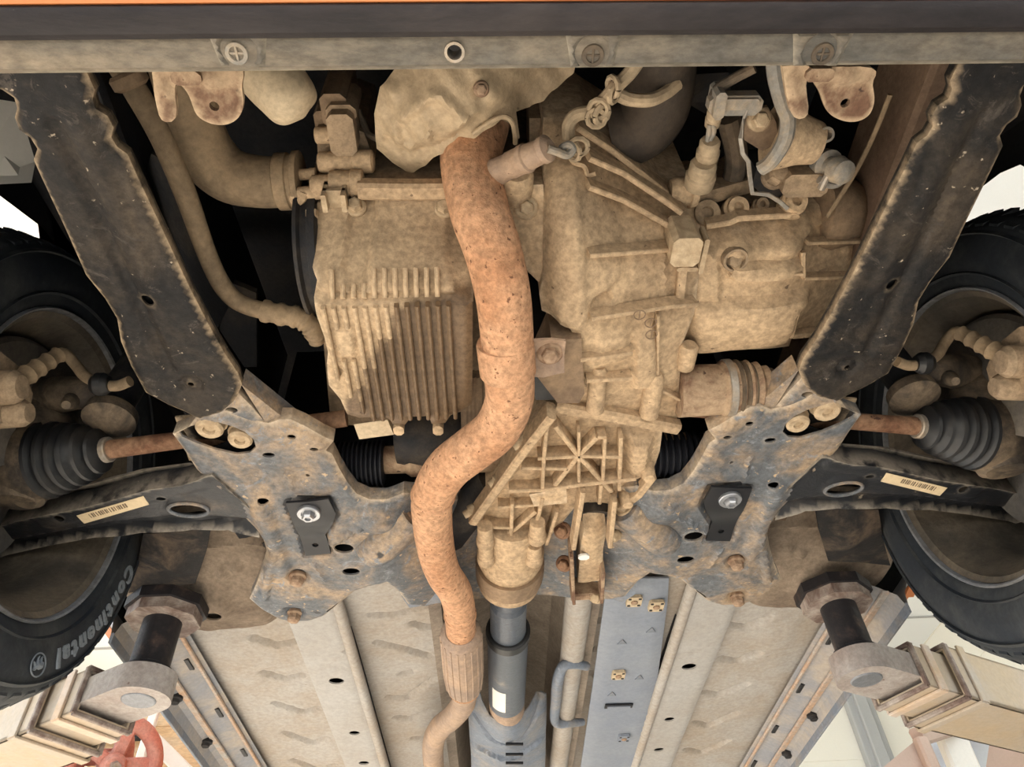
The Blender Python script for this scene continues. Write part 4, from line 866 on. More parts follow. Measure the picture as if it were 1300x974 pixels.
# output neck and seal
a, b = W(650, 655, .74), W(646, 745, .742)
g = G(); lathe(g, a, b, [(0, .05), (.25, .052), (.42, .052), (.46, .058), (.53, .058), (.56, .054), (.60, .054), (.62, .060), (.78, .060), (.82, .054), (.86, .056), (.90, .056), (.94, .048), (1, .03)], 36)
nk = g.build('output_neck', 'cast', tr)
for a_, b_ in ((616, 677), (682, 672), (617, 700), (678, 700)):
    g = G(); c = W(a_, b_, .70); lathe(g, c+Vector((0, -.02, 0)), c+Vector((0, .03, 0)), [(0, .012), (.6, .013), (.65, .015), (.95, .015), (1, .011)], 12); g.build('bolt_boss', 'cast', tr)
g = G(); T = b-a; lathe(g, a+T*.60, a+T*.80, [(0, .0603), (.5, .0612), (1, .0603)], 36); g.build('seal_ring', 'cast_dark', tr)
# rear mount: two ears and the torque link
for (a, b), (c, d) in (((739, 618), (727, 690)), ((779, 630), (773, 688))):
    g = G(); bar(g, W(a, b, .705), W(c, d, .685), .008, .028, .007, .03); g.build('mount_ear', 'cast', tr)
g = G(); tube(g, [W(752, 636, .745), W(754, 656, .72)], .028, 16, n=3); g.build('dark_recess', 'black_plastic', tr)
g = G(); vs = [W(740, 650, .715), W(767, 650, .715), W(770, 672, .705), W(766, 700, .70), W(764, 740, .715), W(734, 742, .715), W(737, 700, .70), (W(741, 672, .705))]
sheet(g, vs, sp=.008, wall=.05, feats=[chain([p2(752, 655, .705), p2(750, 700, .705)], .02, .006, .8)], roll=(.006, .004)); tl = g.build('torque_link', 'cast', car, 'beige cast torque link below the gearbox')
g = G()
for (a, b), (c, d) in (((724, 690), (727, 752)), ((764, 712), (762, 750))):
    bar(g, W(a, b, .71), W(c, d, .725), .006, .05)
bar(g, W(724, 748, .735), W(764, 746, .735), .02, .04); g.build('link_bracket', 'rust_dust', tl)
g = G(); box(g, W(741, 707, .692), (.018, .014, .004)); g.build('white_tag', 'white_sticker', tl)
for a, b in ((714, 674), (716, 716), (786, 654), (779, 678), (757, 757)):
    hexbolt('bolt', W(a, b, .72), (.3 if a > 760 else -.3, -.6, -.7), .010, tl, 'bolt_dust' if a > 750 else 'rust', .012)
g = G(); tube(g, [W(628, 610, .76), W(600, 640, .76), W(570, 680, .76)], .03, 14); g.build('dark_housing', 'black_plastic', tr)

# ------------------------------------------------------------------ propeller shaft
a, b = W(646, 742, .742), W(643, 915, .755)
T = b-a; ln = T.length; T = T/ln
g = G(); lathe(g, a, a+T*(ln*1.02), [(0, .034), (.03, .034), (.04, .029), (.09, .029), (.10, .035), (.26, .0355), (.27, .036), (.275, .043), (.31, .043), (.315, .0415), (.80, .0415), (.81, .040), (1, .040)], 32)
ps = g.build('propeller_shaft', 'shaft_paint', car, 'blue-grey painted propeller shaft')
g = G(); lathe(g, a+T*ln*.80, a+T*ln*1.0, [(0, .0413), (.1, .0418), (.9, .0418), (1, .038)], 32); g.build('bare_end', 'exhaust_grey', ps, 'bare rusty end of the shaft')
g = G(); lathe(g, a+T*ln*.27, a+T*ln*.315, [(0, .040), (.1, .0445), (.9, .0445), (1, .0415)], 32); g.build('dust_seal', 'rubber', ps)
N_ = Vector((0, 0, -1)); N_ = (N_-T*N_.dot(T)).normalized(); B_ = T.cross(N_); 
g = G(); vs = []
for k in range(6):
    th = math.radians(-52+9*k) if B_.x > 0 else math.radians(52-9*k)
    o = (N_*math.cos(th)+B_*math.sin(th))
    vs += [a+T*ln*.60+o*.0421, a+T*ln*.76+o*.0421]
g.add(vs, [(2*k, 2*k+1, 2*k+3, 2*k+2) for k in range(5)]); g.build('white_sticker', 'white_sticker', ps, 'small white sticker')

# ------------------------------------------------------------------ steering rack
y0 = W(500, 590, .765).y
g = G(); lathe(g, Vector((-.42, y0, CZ+.775)), Vector((.42, y0, CZ+.775)), [(0, .012), (.17, .012), (.171, .022), (.29, .022), (.3, .028), (.33, .028), (.34, .024), (.70, .024), (.72, .03), (.82, .03), (.83, .02), (1, .012)], 20)
rk = g.build('steering_rack', 'rust_dust', car, 'brown steering rack tube behind the subframe')
for xa, xb in ((-.285, -.208), (.19, .30)):
    g = G(); prof = []
    for i in range(11): t = i/11; prof += [(t, .030), (t+.03, .036), (t+.06, .036), (t+.085, .030)]
    lathe(g, Vector((xa, y0, CZ+.768)), Vector((xb, y0, CZ+.768)), prof, 26); g.build('bellows', 'boot_dark', rk, 'ribbed black rubber bellows')
# soft beige block and dark casing behind the oil pan
g = G(); prism(g, [W(449, 539, .73), W(492, 533, .73), W(500, 552, .73), W(456, 558, .73)], (0, .02, .02)); g.build('beige_pad', 'pale_plastic', car, 'small beige pad below the oil pan')
g = G(); tube(g, [W(505, 556, .80), W(560, 552, .80), W(600, 545, .80)], [.045, .055, .045], 18, n=4); g.build('casing', 'black_plastic', car)
g = G()
for i in range(4): lathe(g, W(592+i*5, 495, .755)+Vector((0, -.03, 0)), W(592+i*5, 540, .755)+Vector((0, .02, 0)), [(0, .008), (1, .008)], 8)
g.build('finned_casing', 'cast_dark', car)

# ------------------------------------------------------------------ wiring and fittings by the gearbox
def wire(name, pts, r, m_='wire', par=car, label=None, n=6):
    g = G(); tube(g, [W(*c) for c in pts], r, 10, n=n); return g.build(name, m_, par, label)
h1 = wire('wiring_loom', [(722, 175, .80), (722, 158, .80), (732, 146, .80), (752, 141, .795), (766, 128, .79), (780, 112, .79), (800, 92, .79), (815, 70, .79)], .0075, 'wire', car, 'dusty wiring loom tied along the bell housing')
for a, b in ((760, 138), (780, 118), (757, 150), (764, 145), (778, 110), (735, 186), (728, 192)):
    g = G(); c = W(a, b, .785); ring = [c+Vector((.010*math.cos(t)*math.cos(a), .010*math.sin(t), .010*math.cos(t)*math.sin(a))) for t in [2*math.pi*i/10 for i in range(11)]]; tube(g, ring, .0032, 6, caps=False); g.build('cable_tie', 'wire', h1)
wire('loom_branch', [(785, 120, .80), (800, 126, .80), (825, 127, .80), (845, 118, .81), (860, 106, .82)], .0075, 'wire', h1)
g = G(); tube(g, [W(838, 60, .85), W(838, 100, .855), W(832, 135, .86), (W(812, 162, .865)), W(780, 172, .87)], .040, 18, n=6); g.build('intake_hose', 'intake', car, 'wide dark dusty hose above the bell housing')
w2 = wire('sensor_cable', [(958, 86, .78), (935, 98, .785), (912, 112, .79), (906, 122, .79)], .0055, 'hose_dark', car, 'cable running to two stacked plugs beside the bracket')
g = G(); box(g, W(932, 131, .785), (.058, .022, .014)); box(g, W(910, 128, .785), (.012, .03, .03)); box(g, W(940, 130, .78), (.04, .012, .012)); g.build('plug', 'grey_conduit', w2)
for a0, b0, a1, b1, r in ((907, 140, 904, 160, .008), (902, 178, 896, 206, .012), (894, 206, 886, 238, .016)):
    g = G(); p, q_ = W(a0, b0, .80), W(a1, b1, .81); lathe(g, p, q_, [(0, r*.8), (.1, r), (.45, r), (.5, r*1.15), (.9, r*1.1), (1, r*.8)], 12); g.build('plug_body', 'wire', w2)
wire('lead', [(905, 158, .80), (906, 168, .80), (901, 178, .80)], .003, 'grey_conduit', w2); wire('lead', [(901, 158, .80), (900, 168, .80), (898, 180, .80)], .003, 'grey_conduit', w2)
w3 = wire('grey_cable', [(982, 70, .78), (985, 100, .78), (993, 130, .775), (1000, 150, .77), (998, 172, .765), (990, 190, .765), (978, 206, .77), (966, 214, .775)], .0085, 'grey_conduit', car, 'thick grey cable hanging past the cable bracket')
g = G(); sheet(g, px([(945, 140, .80), (975, 136, .80), (985, 155, .80), (990, 180, .80), (968, 192, .80), (945, 178, .80)]), sp=.012, thick=.006, feats=[dome(p2(964, 152, .80), .014, .006)]); cbk = g.build('cable_bracket', 'cast_dark', car, 'pressed bracket with a bolt holding the gear cables')
hexbolt('bolt', W(964, 152, .795), (0, -.4, -.9), .009, cbk, 'bolt_dust', .008)
g = G(); a, b = W(985, 172, .80), W(1036, 182, .80); lathe(g, a, b, [(0, .040), (.2, .036), (.6, .028), (.98, .024), (1, .02)], 20); g.build('rubber_cone', 'cast', cbk)
g = G(); c = W(1046, 174, .79); lathe(g, c+Vector((0, .01, .015)), c+Vector((0, -.006, -.006)), [(0, .0085), (1, .0085), (1, .006), (.2, .0055)], 16, caps=False); g.build('bush', 'grey_conduit', cbk)
g = G(); P = [W(*c) for c in ((952, 134, .78), (945, 150, .778), (940, 175, .776), (943, 195, .775), (950, 205, .775), (952, 225, .776), (955, 245, .778), (975, 247, .78), (990, 256, .78), (1000, 265, .78))]; poly_bar(g, P, .003, .005, up=Vector((0, 1, 0))); g.build('wire_stay', 'clamp', cbk)
g = G(); prism(g, [W(960, 215, .83), W(1035, 205, .83), W(1040, 235, .83), W(1030, 250, .83), W(970, 250, .83), W(955, 235, .83)], (0, 0, .05)); mt = g.build('gearbox_mount', 'black_plastic', car, 'dark gearbox mount block with a big bolt')
hexbolt('bolt', W(983, 224, .82), (0, -.7, -.7), .013, mt, 'block', .016, washer=1.2)
g = G(); box(g, W(1018, 227, .815), (.055, .03, .035)); g.build('mount_foot', 'block', mt)
g = G(); c = W(1055, 215, .80); lathe(g, c+Vector((-.005, 0, .02)), c+Vector((.005, -.01, -.03)), [(0, .016), (.3, .018), (.35, .011), (.6, .012), (.62, .016), (.9, .014), (1, .004)], 16); sw = g.build('sender_switch', 'grey_conduit', car, 'small switch with coiled leads beside the brown rail')
wire('coiled_lead', [(1040, 228, .79), (1050, 234, .79), (1062, 234, .79), (1070, 226, .79), (1066, 216, .79), (1052, 222, .785), (1042, 240, .785)], .0045, 'clamp', sw)
wire('thin_pipe', [(1130, 120, .82), (1110, 170, .82), (1085, 220, .82), (1050, 275, .82)], .003, 'hose', car, 'thin pipe along the brown rail')
wire('thin_hose', [(925, 150, .86), (935, 200, .86), (928, 240, .86)], .014, 'hose_dark', car)
g = G(); prism(g, [W(868, 95, .92), W(925, 92, .92), W(930, 130, .92), W(905, 150, .94), W(870, 130, .94)], (0, 0, .10)); g.build('starter_motor', 'black_plastic', car)
# pale liner panel at the far left corner
g = G(); P = [WX(-40, 120, -.70), WX(22, 130, -.66), WX(45, 205, -.64), WX(40, 232, -.63), WX(-40, 236, -.68)]; prism(g, P, (-.01, 0, .0)); g.build('arch_liner', 'white_paint', car, 'pale grey liner panel in the wheel arch')
for s in ():
    g = G(); P = [V(s*.54, .33, .70), V(s*.54, .52, .86), V(s*.56, .60, 1.1), V(s*.56, .36, 1.1)]; prism(g, P, (s*.012, 0, 0)); g.build('liner_front', 'black_plastic', car)

# ------------------------------------------------------------------ floor of the car behind the subframe
Yf0, Yf1 = 1.20, 3.6
# front floor bulkhead either side, with a round boss and its hole
for s in (-1, 1):
    g = G(); q = lambda a, b, h=.77: p2(a, b, h, s)
    sheet(g, px([(160, 660, .84), (240, 650, .84), (345, 640, .84), (345, 690, .80), (340, 760, .775), (350, 792, .778), (320, 801, .776), (290, 803, .773), (262, 806, .772), (235, 800, .775), (180, 785, .78), (150, 745, .80)], s), ctrl=px([(260, 740, .785), (273, 775, .768), (230, 770, .775)], s), holes=[circ(q(273, 775), .0155, 16, .75)],
          feats=[dome(q(270, 772), .05, .012, .5), dome(q(300, 722, .79), .016, .01, .8), dome(q(283, 728, .79), .014, .01, .8), chain([q(255, 700, .80), (q(330, 690, .80))], .008, .006)], sp=.0075, thick=.003, smooth_n=3, roll=(.015, .012))
    fb = g.build('floor_bulkhead', 'floor_front', car, 'brown dusty floor pressing with a round hole')
    # hanging splash flap behind the wheel
    g = G(); sheet(g, px([(182, 678, .77), (268, 668, .77), (262, 700, .765), (248, 741, .76), (205, 746, .76), (163, 753, .76), (175, 715, .765)], s), ctrl=px([(215, 710, .755)], s), sp=.012, thick=.006, feats=[dome(p2(225, 720, .76, s), .03, .006, .9)])
    g.build('splash_flap', 'flap', car, 'dark dirt-caked splash flap behind the wheel')
# main floor panels
def floor_panel(s):
    q = lambda a, b, h=.79: p2(a, b, h, s)
    fe = []
    for (a, b), (c, d), (e, f_) in (((322, 809), (352, 820), (377, 815)), ((335, 854), (362, 863), (383, 858)), ((350, 894), (385, 905), (404, 900)), ((362, 931), (398, 944), (414, 938)), ((372, 966), (405, 978), (424, 972))):
        fe.append(chain([q(a, b), q(c, d), q(e, f_)], .015, -.013, 1.0))
    fe += [chain([q(245, 830), q(300, 930), q(335, 1000)], .012, .010, .9), field([q(*c) for c in ((255, 800), (345, 800), (350, 870), (300, 890), (280, 850))], .004, .05)]
    o = [V(s*.70, 1.37, .79), V(s*.44, 1.37, .79), V(s*.445, Yf1, .79), V(s*.70, Yf1, .79)]
    g = G(); sheet(g, o, feats=fe, sp=.0085, thick=.002); g.build('floor_panel', 'floor_pan', car, 'pale grey-beige outer floor panel with short pressed grooves')
    fe = []
    for pts in (((470, 788), (500, 790), (545, 781)), ((478, 826), (515, 838), (545, 850)), ((493, 898), (515, 901), (550, 880)), ((503, 924), (520, 927), (545, 920)), ((510, 870), (520, 868)), ((525, 952), (545, 954)), ((524, 804), (540, 811), (556, 811))):
        fe.append(chain([q(*c) for c in pts], .014, -.012, 1.0))
    o = [V(s*.37, Yf0-.02, .785), V(s*.20, Yf0-.05, .785), V(s*.155, Yf0-.05, .80), V(s*.155, Yf1, .80), V(s*.20, Yf1, .785), V(s*.37, Yf1, .785)]
    g = G(); sheet(g, o, feats=fe, sp=.0085, thick=.002); g.build('floor_panel', 'floor_pan', car, 'pale inner floor panel with long slanting grooves')
    # rail between
    o = [V(s*.452, Yf0-.02, .772), V(s*.355, Yf0-.02, .772), V(s*.355, Yf1, .772), V(s*.452, Yf1, .772)]
    hs = [circ(q(427, 865, .772), .017, 14, .9), circ(q(450, 931, .772), .013, 12), circ(q(462, 969, .772), .014, 12, .9)]
    g = G(); sheet(g, o, holes=hs, feats=[chain([q(415, 848, .772), q(445, 850, .772)], .008, -.004), chain([q(430, 831, .772), q(455, 822, .772)], .006, -.004)], sp=.012, wall=.02, roll=(.006, .004)); rl = g.build('floor_rail', 'rail', car, 'flat pale box rail with round holes under the floor')
    g = G(); prism(g, [V(s*.46, 1.15, .80), V(s*.34, 1.15, .80), V(s*.34, Yf1, .80), V(s*.46, Yf1, .80)], (0, 0, .004)); g.build('hole_shade', 'dark_interior', rl)  # added dark strip stops light leaking through the rail holes
    for hh in hs:
        c = np.mean(hh, 0); g = G(); lathe(g, Vector((c[0], c[1], CZ+.790)), Vector((c[0], c[1], CZ+.795)), [(0, .02), (1, .02)], 14); g.build('hole_back', 'blue_steel', rl)
    g = G(); tube(g, [V(s*.345, Yf0-.02, .775), V(s*.347, Yf1, .775)], .012, 12); g.build('seam_ridge', 'floor_pan', rl, 'rounded beige seam')
    # sill
    g = G(); A = [(.655, .775), (.700, .755), (.735, .735), (.742, .715), (.748, .715), (.752, .74), (.79, .80), (.885, .865)]
    vs = [V(s*x, y, h) for y in (Yf0+.10, Yf1) for x, h in A]; k = len(A); g.add(vs, [(i, i+1, k+i+1, k+i) for i in range(k-1)])
    sl = g.build('sill', 'sill', car, 'grey sill underside with slots and clips')
    g = G(); bar(g, V(s*.745, Yf0+.10, .708), V(s*.745, Yf1, .708), .006, .02); g.build('pinch_weld', 'blue_steel', sl)
    g = G(); bar(g, V(s*.665, Yf0+.10, .765), V(s*.665, Yf1, .765), .007, .007); bar(g, V(s*.715, Yf0+.10, .742), V(s*.715, Yf1, .742), .014, .006); g.build('sill_seam', 'sill_edge', sl, 'seam along the sill with an orange reflection in its colour')
    for i in range(9):
        y = 1.5+i*.24; g = G(); bar(g, V(s*.682, y, .7625), V(s*.682, y+.045, .7625), .010, .004); g.build('slot', 'black_metal', sl)
        g = G(); c = V(s*.732, y+.12, .735); lathe(g, c+Vector((0, 0, .01)), c-Vector((0, 0, .010)), [(0, .016), (.6, .016), (.7, .012), (1, .010)], 12); g.build('clip', 'black_plastic', sl)
for s in (-1, 1): floor_panel(s)
# tunnel
g = G(); A = [(-.175, .795), (-.150, .80), (-.135, .83), (-.125, .90), (-.10, .96), (-.05, .985), (0, .99), (.05, .985), (.10, .96), (.125, .90), (.135, .83), (.150, .80), (.175, .795)]
vs = []; ys = np.linspace(1.02, Yf1, 12)
for y in ys: vs += [V(x, y, h) for x, h in A]
k = len(A); g.add(vs, [(i*k+j, i*k+j+1, (i+1)*k+j+1, (i+1)*k+j) for i in range(11) for j in range(k-1)])
tn = g.build('tunnel', 'tunnel', car, 'deep brown centre tunnel above the propeller shaft')
# pale padded edge beside the tunnel
g = G(); pts = [V(.125, 1.22, .79), V(.128, 1.4, .79), V(.130, 1.7, .79), V(.132, 2.4, .79), V(.132, Yf1, .79)]; tube(g, pts, [.026, .028, .026, .026, .026], 14, n=5); g.build('tunnel_flange', 'floor_pan', tn, 'rounded pale edge beside the tunnel')
# blue-grey plastic cover
q = lambda a, b, h=.772: p2(a, b, h)
co = [(772, 738, .772), (850, 738, .772), (848, 770, .772), (836, 860, .772), (820, 960, .772), (800, 1080, .772), (725, 1080, .772), (738, 974, .772), (752, 880, .772), (766, 780, .772)]
g = G(); sheet(g, [W(*c) for c in co], feats=[chain([q(760, 904), q(828, 902)], .003, -.003)], sp=.02, thick=.004, roll=(.008, .006))
cv = g.build('floor_cover', 'blue_cover', car, 'long flat blue-grey cover held with square clips')
for a, b in ((805, 763), (833, 769), (785, 857), (792, 937)):
    c = W(a, b, .768); g = G(); box(g, c, (.030, .036, .007), 0, .004); cl = g.build('square_clip', 'pale_plastic' if b < 900 else 'blue_cover', cv, 'square clip')
    g = G(); lathe(g, c, c-Vector((0, 0, .007)), [(0, .007), (.8, .007), (1, .004)], 10); g.build('clip_pin', 'bolt_rust', cv)
    g = G()
    for dx, dy in ((-.010, -.012), (.010, -.012), (-.010, .012), (.010, .012)): box(g, c+Vector((dx, dy, -.0035)), (.006, .005, .002), 0, .001)
    g.build('clip_slot', 'black_metal', cv, kind='stuff')
g = G(); a, b = W(768, 897, .769), W(803, 896, .769); bar(g, a, b, .020, .004); sl_ = g.build('slot', 'black_metal', cv); g = G(); bar(g, a+Vector((.006, 0, -.003)), b+Vector((-.006, 0, -.003)), .008, .003); g.build('slot_insert', 'blue_cover', cv)
for a, b in ((827, 801), (790, 816), (812, 861), (777, 882)):
    g = G(); c = W(a, b, .770); sheet(g, [c+Vector((-.010, .008, 0)), c+Vector((.010, .008, 0)), c+Vector((0, -.012, -.0))], sp=.008, wall=.004); g.build('tab', 'blue_steel', cv)
# stamped U-bracket beside the tunnel
g = G(); tube(g, [W(745, 846, .775), W(730, 843, .768), W(715, 846, .765), W(708, 865, .762), W(706, 890, .762), W(704, 910, .762), W(708, 918, .762), W(722, 918, .765), W(740, 917, .775)], [.010, .011, .012, .013, .013, .012, .012, .011, .009], 12, n=5)
g.build('loop_bracket', 'blue_steel', car, 'blue-grey looped bracket beside the tunnel')
# shaft support cross brace
A = [(604, 862, .78), (612, 892, .75), (622, 912, .725), (640, 918, .715), (660, 914, .725), (672, 900, .75), (681, 882, .78), (694, 884, .785), (693, 930, .76), (692, 974, .75), (690, 1040, .75), (600, 1040, .75), (598, 960, .75), (594, 900, .765)]
g = G(); sheet(g, [W(*c) for c in A], ctrl=[W(645, 945, .712), W(645, 985, .712)], feats=[chain([p2(604, 925, .72), p2(625, 940, .72), p2(645, 943, .72), p2(668, 936, .72), p2(688, 918, .72)], .010, -.008, .8), chain([p2(604, 958, .72), p2(640, 966, .72), p2(686, 956, .72)], .012, .010)], sp=.007, thick=.004, roll=(.008, .004))
cb_ = g.build('shaft_support', 'blue_steel', car, 'blue-grey pressed support under the propeller shaft')
for b in (945, 958, 969):
    g = G(); bar(g, W(642, b, .707), W(664, b, .707), .007, .006); g.build('slot', 'black_metal', cb_)
g = G(); tube(g, [V(-.02, 1.76, .76), V(-.021, 2.0, .79), V(-.021, 2.4, .81), V(-.02, Yf1, .80)], .038, 20, n=4); g.build('rear_shaft', 'shaft_paint', car)
# spring-steel leaf tab of the subframe beside the exhaust
g = G(); sheet(g, px([(508, 735, .735), (548, 722, .735), (562, 765, .745), (520, 772, .74), (510, 758, .738)]), sp=.015, thick=.003); g.build('rear_ear', 'blue_steel', sub)
g = G(); sheet(g, px([(765, 722, .74), (812, 728, .735), (806, 755, .735), (790, 765, .74), (765, 758, .745)]), sp=.015, thick=.003); g.build('rear_ear', 'blue_steel', sub)

# ------------------------------------------------------------------ the lift
def lift_arm(s, P0, P1, label):
    """telescopic arm from the pad pin P0 outwards to P1 (arm axis, world)"""
    d = (P1-P0); d.z = 0; L_ = d.length; d.normalize(); n_ = Vector((-d.y, d.x, 0)); up = Vector((0, 0, 1))
    root = empty('car_lift', Vector((P0.x+d.x*L_+s*.24, P0.y+d.y*L_, 0)), label, 'car lift'); root['group'] = 'arms and columns of the car lift'
    # tongue with round end
    g = G(); r = .052; poly = [P0+n_*r*math.cos(t)-d*r*math.sin(t) for t in [math.pi*i/14 for i in range(15)]]+[P0-n_*r+d*.30, P0+n_*r+d*.30]
    prism(g, [p-up*.022 for p in poly], up*.044); g.build('tongue', 'lift_tongue', root, 'worn rusty tongue with a round end')
    g = G(); lathe(g, P0-up*.0245, P0-up*.02, [(0, .026), (.3, .028), (1, .029)], 26); g.build('pin', 'lift_pin', root, 'dull steel pin end')
    # nested box sections
    for t0, t1, wd, ht, m_, nm in ((.085, .36, .112, .078, 'lift_paint', 'inner_section'), (.175, L_, .138, .100, 'lift_paint', 'outer_section')):
        g = G(); th = .008; A, B = P0+d*t0, P0+d*t1
        for sgn in (-1, 1):
            bar(g, A+n_*sgn*(wd/2-th/2), B+n_*sgn*(wd/2-th/2), th, ht, up=up, ch=.3); bar(g, A+up*sgn*(ht/2-th/2), B+up*sgn*(ht/2-th/2), wd, th, up=up, ch=.3)
        sec = g.build(nm, m_, root)
        g = G()
        for cxo in (0.0,):
            c = P0+d*t0
            ring = [c+n_*wd/2+up*ht/2, c-n_*wd/2+up*ht/2, c-n_*wd/2-up*ht/2, c+n_*wd/2-up*ht/2]
            for a, b in zip(ring, ring[1:]+ring[:1]): bar(g, a, b, .008, .008, up=d)
        g.build('end_rim', 'lift_rust', sec)
        c = P0+d*(t0+.04); g = G(); ring = [c+n_*(wd/2+.003)*k+up*(ht/2+.003)*j for k, j in ((-1, 1), (-1, -1), (1, -1), (1, 1))]
        for a, b in zip(ring[:-1], ring[1:]): bar(g, a, b, .02, .005, up=(Vector(a)+Vector(b))/2-c)
        g.build('stop_band', 'lift_worn' if nm == 'inner_section' else 'lift_paint', sec)
    # screw pad
    top = CZ+.742; g = G(); c = Vector((P0.x, P0.y, P0.z)); lathe(g, c+up*.02, Vector((c.x, c.y, top-.02)), [(0, .040), (.12, .040), (.15, .034)]+[(.9, .034)]+[(1, .034)], 24); g.build('pad_stem', 'lift_black', root, 'black threaded stem')
    g = G(); hexp = [Vector((c.x+.066*math.cos(a), c.y+.062*math.sin(a), top-.022)) for a in [math.pi/8+math.pi/4*i for i in range(8)]]; prism(g, hexp, (0, 0, .022)); pdp = g.build('pad_plate', 'lift_rust', root, 'rusty eight-sided pad plate', smooth=0)
    g = G(); ring = [Vector((c.x+.073*math.cos(a), c.y+.069*math.sin(a), top-.002)) for a in [math.pi/8+math.pi/4*i for i in range(8)]]; prism(g, ring, (0, 0, .020)); g.build('pad_rubber', 'lift_black', pdp, 'black rubber pad', smooth=0)
    g = G(); bar(g, P0+d*.30, P0+d*.75, .09, .05); g.build('slide', 'lift_rust', root)
    # tower the arm pivots on
    g = G(); e = P0+d*L_; lathe(g, e-up*.11, e+up*.11, [(0, .085), (1, .085)], 24); g.build('pivot_boss', 'lift_paint', root)
    return root, e, d
PR = W(1094, 848, .60); PL = W(181, 873, .60)
PRe = PR+(W(1300, 905, .60)-PR).normalized()*1.05; PLe = PL+(W(0, 945, .60)-PL).normalized()*1.05
for s, A, B, lb in ((1, PR, PRe, 'beige lift arm with a black pad stem beside the tyre without lettering'), (-1, PL, PLe, 'beige lift arm with a black pad stem beside the tyre with raised lettering')):
    r_, e, d = lift_arm(s, A, B, lb)
    g = G(); c = Vector((e.x+s*.24, e.y, 1.35)); g2 = None
    box(g, c, (.26, .30, 2.7), 0, .02); g.build('post', 'lift_paint', r_, smooth=0)

# ------------------------------------------------------------------ things far behind, in the corners
def far(pxl, pyl, Y):
    d = _f + _r*((pxl-650)/F) + _u*((487-pyl)/F); return CAM+d*(Y/d.y)
# orange rack beams and white frame, far left
YL = 3.4
rkk = empty('storage_rack', far(180, 974, YL), 'orange beamed storage rack with a white frame behind the lettered tyre', 'rack')
for (a, b), (c, d) in (((92, 915), (250, 908)), ((118, 946), (262, 950)), ((130, 985), (280, 990))):
    g = G(); bar(g, far(a, b, YL), far(c, d, YL), .10, .16, up=Vector((0, 0, 1))); g.build('beam', 'rack_orange', rkk)
g = G(); bar(g, far(112, 934, YL-.1), far(190, 931, YL-.1), .05, .05); g.build('dark_slot', 'dark_interior', rkk)
g = G(); bar(g, far(160, 905, YL-.3), far(240, 985, YL-.3), .03, .055); g.build('white_strut', 'white_paint', rkk, 'white painted diagonal strut')
g = G(); bar(g, far(198, 900, YL-.35), far(172, 985, YL-.35), .025, .035); g.build('thin_strut', 'white_paint', rkk)
g = G(); bar(g, far(190, 895, YL+.2), far(232, 985, YL+.2), .12, .12); g.build('grey_post', 'grey_steel', rkk)
for (a, b) in ((92, 985), (262, 985)):
    p = far(a, b, YL+.02); g = G(); box(g, (p.x, p.y, p.z/2), (.08, .08, p.z), 0, .01); g.build('upright', 'grey_steel', rkk)
p = far(90, 962, 2.6); ZS = p.z-.16*1.2
g = G(); box(g, (p.x+.12, 3.0, ZS-.03), (.75, .95, .05), 0, .01); g.build('shelf', 'rack_orange', rkk)
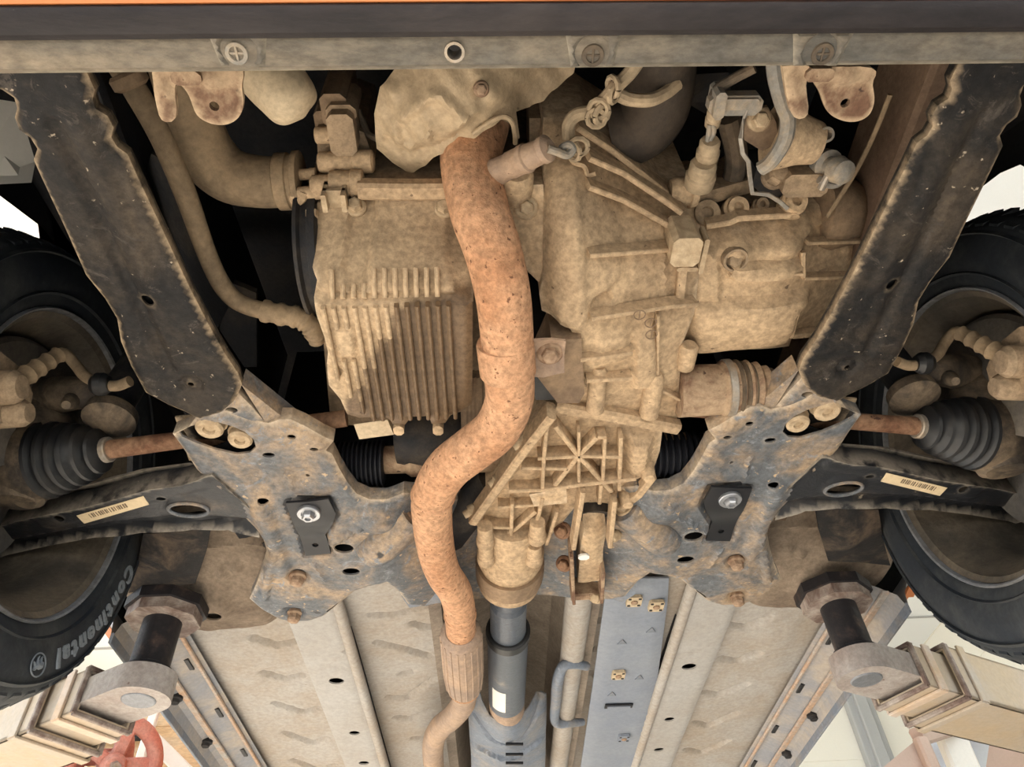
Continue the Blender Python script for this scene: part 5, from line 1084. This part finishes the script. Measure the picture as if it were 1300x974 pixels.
# red cast wheels
for k, (a, b, R_, lb) in enumerate(((90, 962, .16, 'red-painted cast wheel with round holes beside the lift arm'), (142, 972, .13, 'smaller red-painted cast wheel beside the orange rack'))):
    Yw = 2.6
    if k: d1 = (far(a, b, 1.0)-CAM).z; Yw = (ZS+1.2*R_-CZ)/d1
    c = far(a, b, Yw); ax = (CAM-c).normalized()+Vector((.25, 0, -.1)); ax.normalize()
    rt = empty('cast_wheel', c, lb, 'wheel'); rt['group'] = 'red cast wheels'
    g = G(); N_ = ax.orthogonal().normalized(); B_ = ax.cross(N_)
    ring = [c+(N_*math.cos(t)+B_*math.sin(t))*R_ for t in [2*math.pi*i/40 for i in range(41)]]; tube(g, ring, R_*.2, 12, caps=False); g.build('rim', 'red_paint', rt)
    g = G(); lathe(g, c-ax*.05, c+ax*.05, [(0, R_*.3), (.8, R_*.3), (1, R_*.22)], 18); g.build('hub', 'red_paint', rt)
    for i in range(5):
        t = 2*math.pi*i/5; o = N_*math.cos(t)+B_*math.sin(t); g = G(); bar(g, c+o*R_*.2, c+o*R_*.9, R_*.32, .03, up=ax); g.build('spoke', 'red_paint', rt)
    g = G(); lathe(g, c+ax*.05, c+ax*.075, [(0, R_*.14), (1, R_*.12)], 6); g.build('nut', 'clamp', rt)
# open pinkish sheet-metal box, far right
YR = 3.1
bx_ = empty('metal_box', far(1220, 974, YR), 'open pinkish metal box with a white upright inside, below the lift arm', 'box')
for (a, b, dy) in ((1195, 1000, .05), (1195, 1000, .8), (1320, 1010, .5)):
    p = far(a, b, YR)+Vector((0, dy, 0)); g = G(); box(g, (p.x, p.y, p.z/2), (.06, .06, p.z), 0, .008); g.build('stand_leg', 'grey_steel', bx_)
P = [far(1108, 985, YR), far(1165, 938, YR), far(1188, 985, YR)]
g = G(); prism(g, P, (0, .9, 0)); g.build('side_panel', 'pink_box', bx_, smooth=0)
g = G(); bar(g, far(1165, 936, YR), far(1262, 905, YR+.35), .05, .07); g.build('top_edge', 'pink_box', bx_)
g = G(); bar(g, far(1168, 938, YR-.02), far(1190, 990, YR-.02), .05, .05); g.build('front_edge', 'pink_box', bx_)
g = G(); prism(g, [far(1175, 940, YR+.5), far(1320, 880, YR+.5), far(1340, 1010, YR+.5), far(1195, 1010, YR+.5)], (0, .02, 0)); g.build('back_panel', 'silver_sheet', bx_, 'grey metal back of the box', smooth=0)
g = G(); bar(g, far(1208, 938, YR+.2), far(1232, 995, YR+.2), .12, .06, up=Vector((0, 1, 0))); g.build('upright', 'white_paint', bx_, 'white upright')
g = G(); prism(g, [far(1262, 905, YR+.4), far(1320, 925, YR+.1), far(1330, 1000, YR+.1), far(1250, 985, YR+.4)], (.02, .02, 0)); g.build('lid', 'pink_box', bx_, smooth=0)
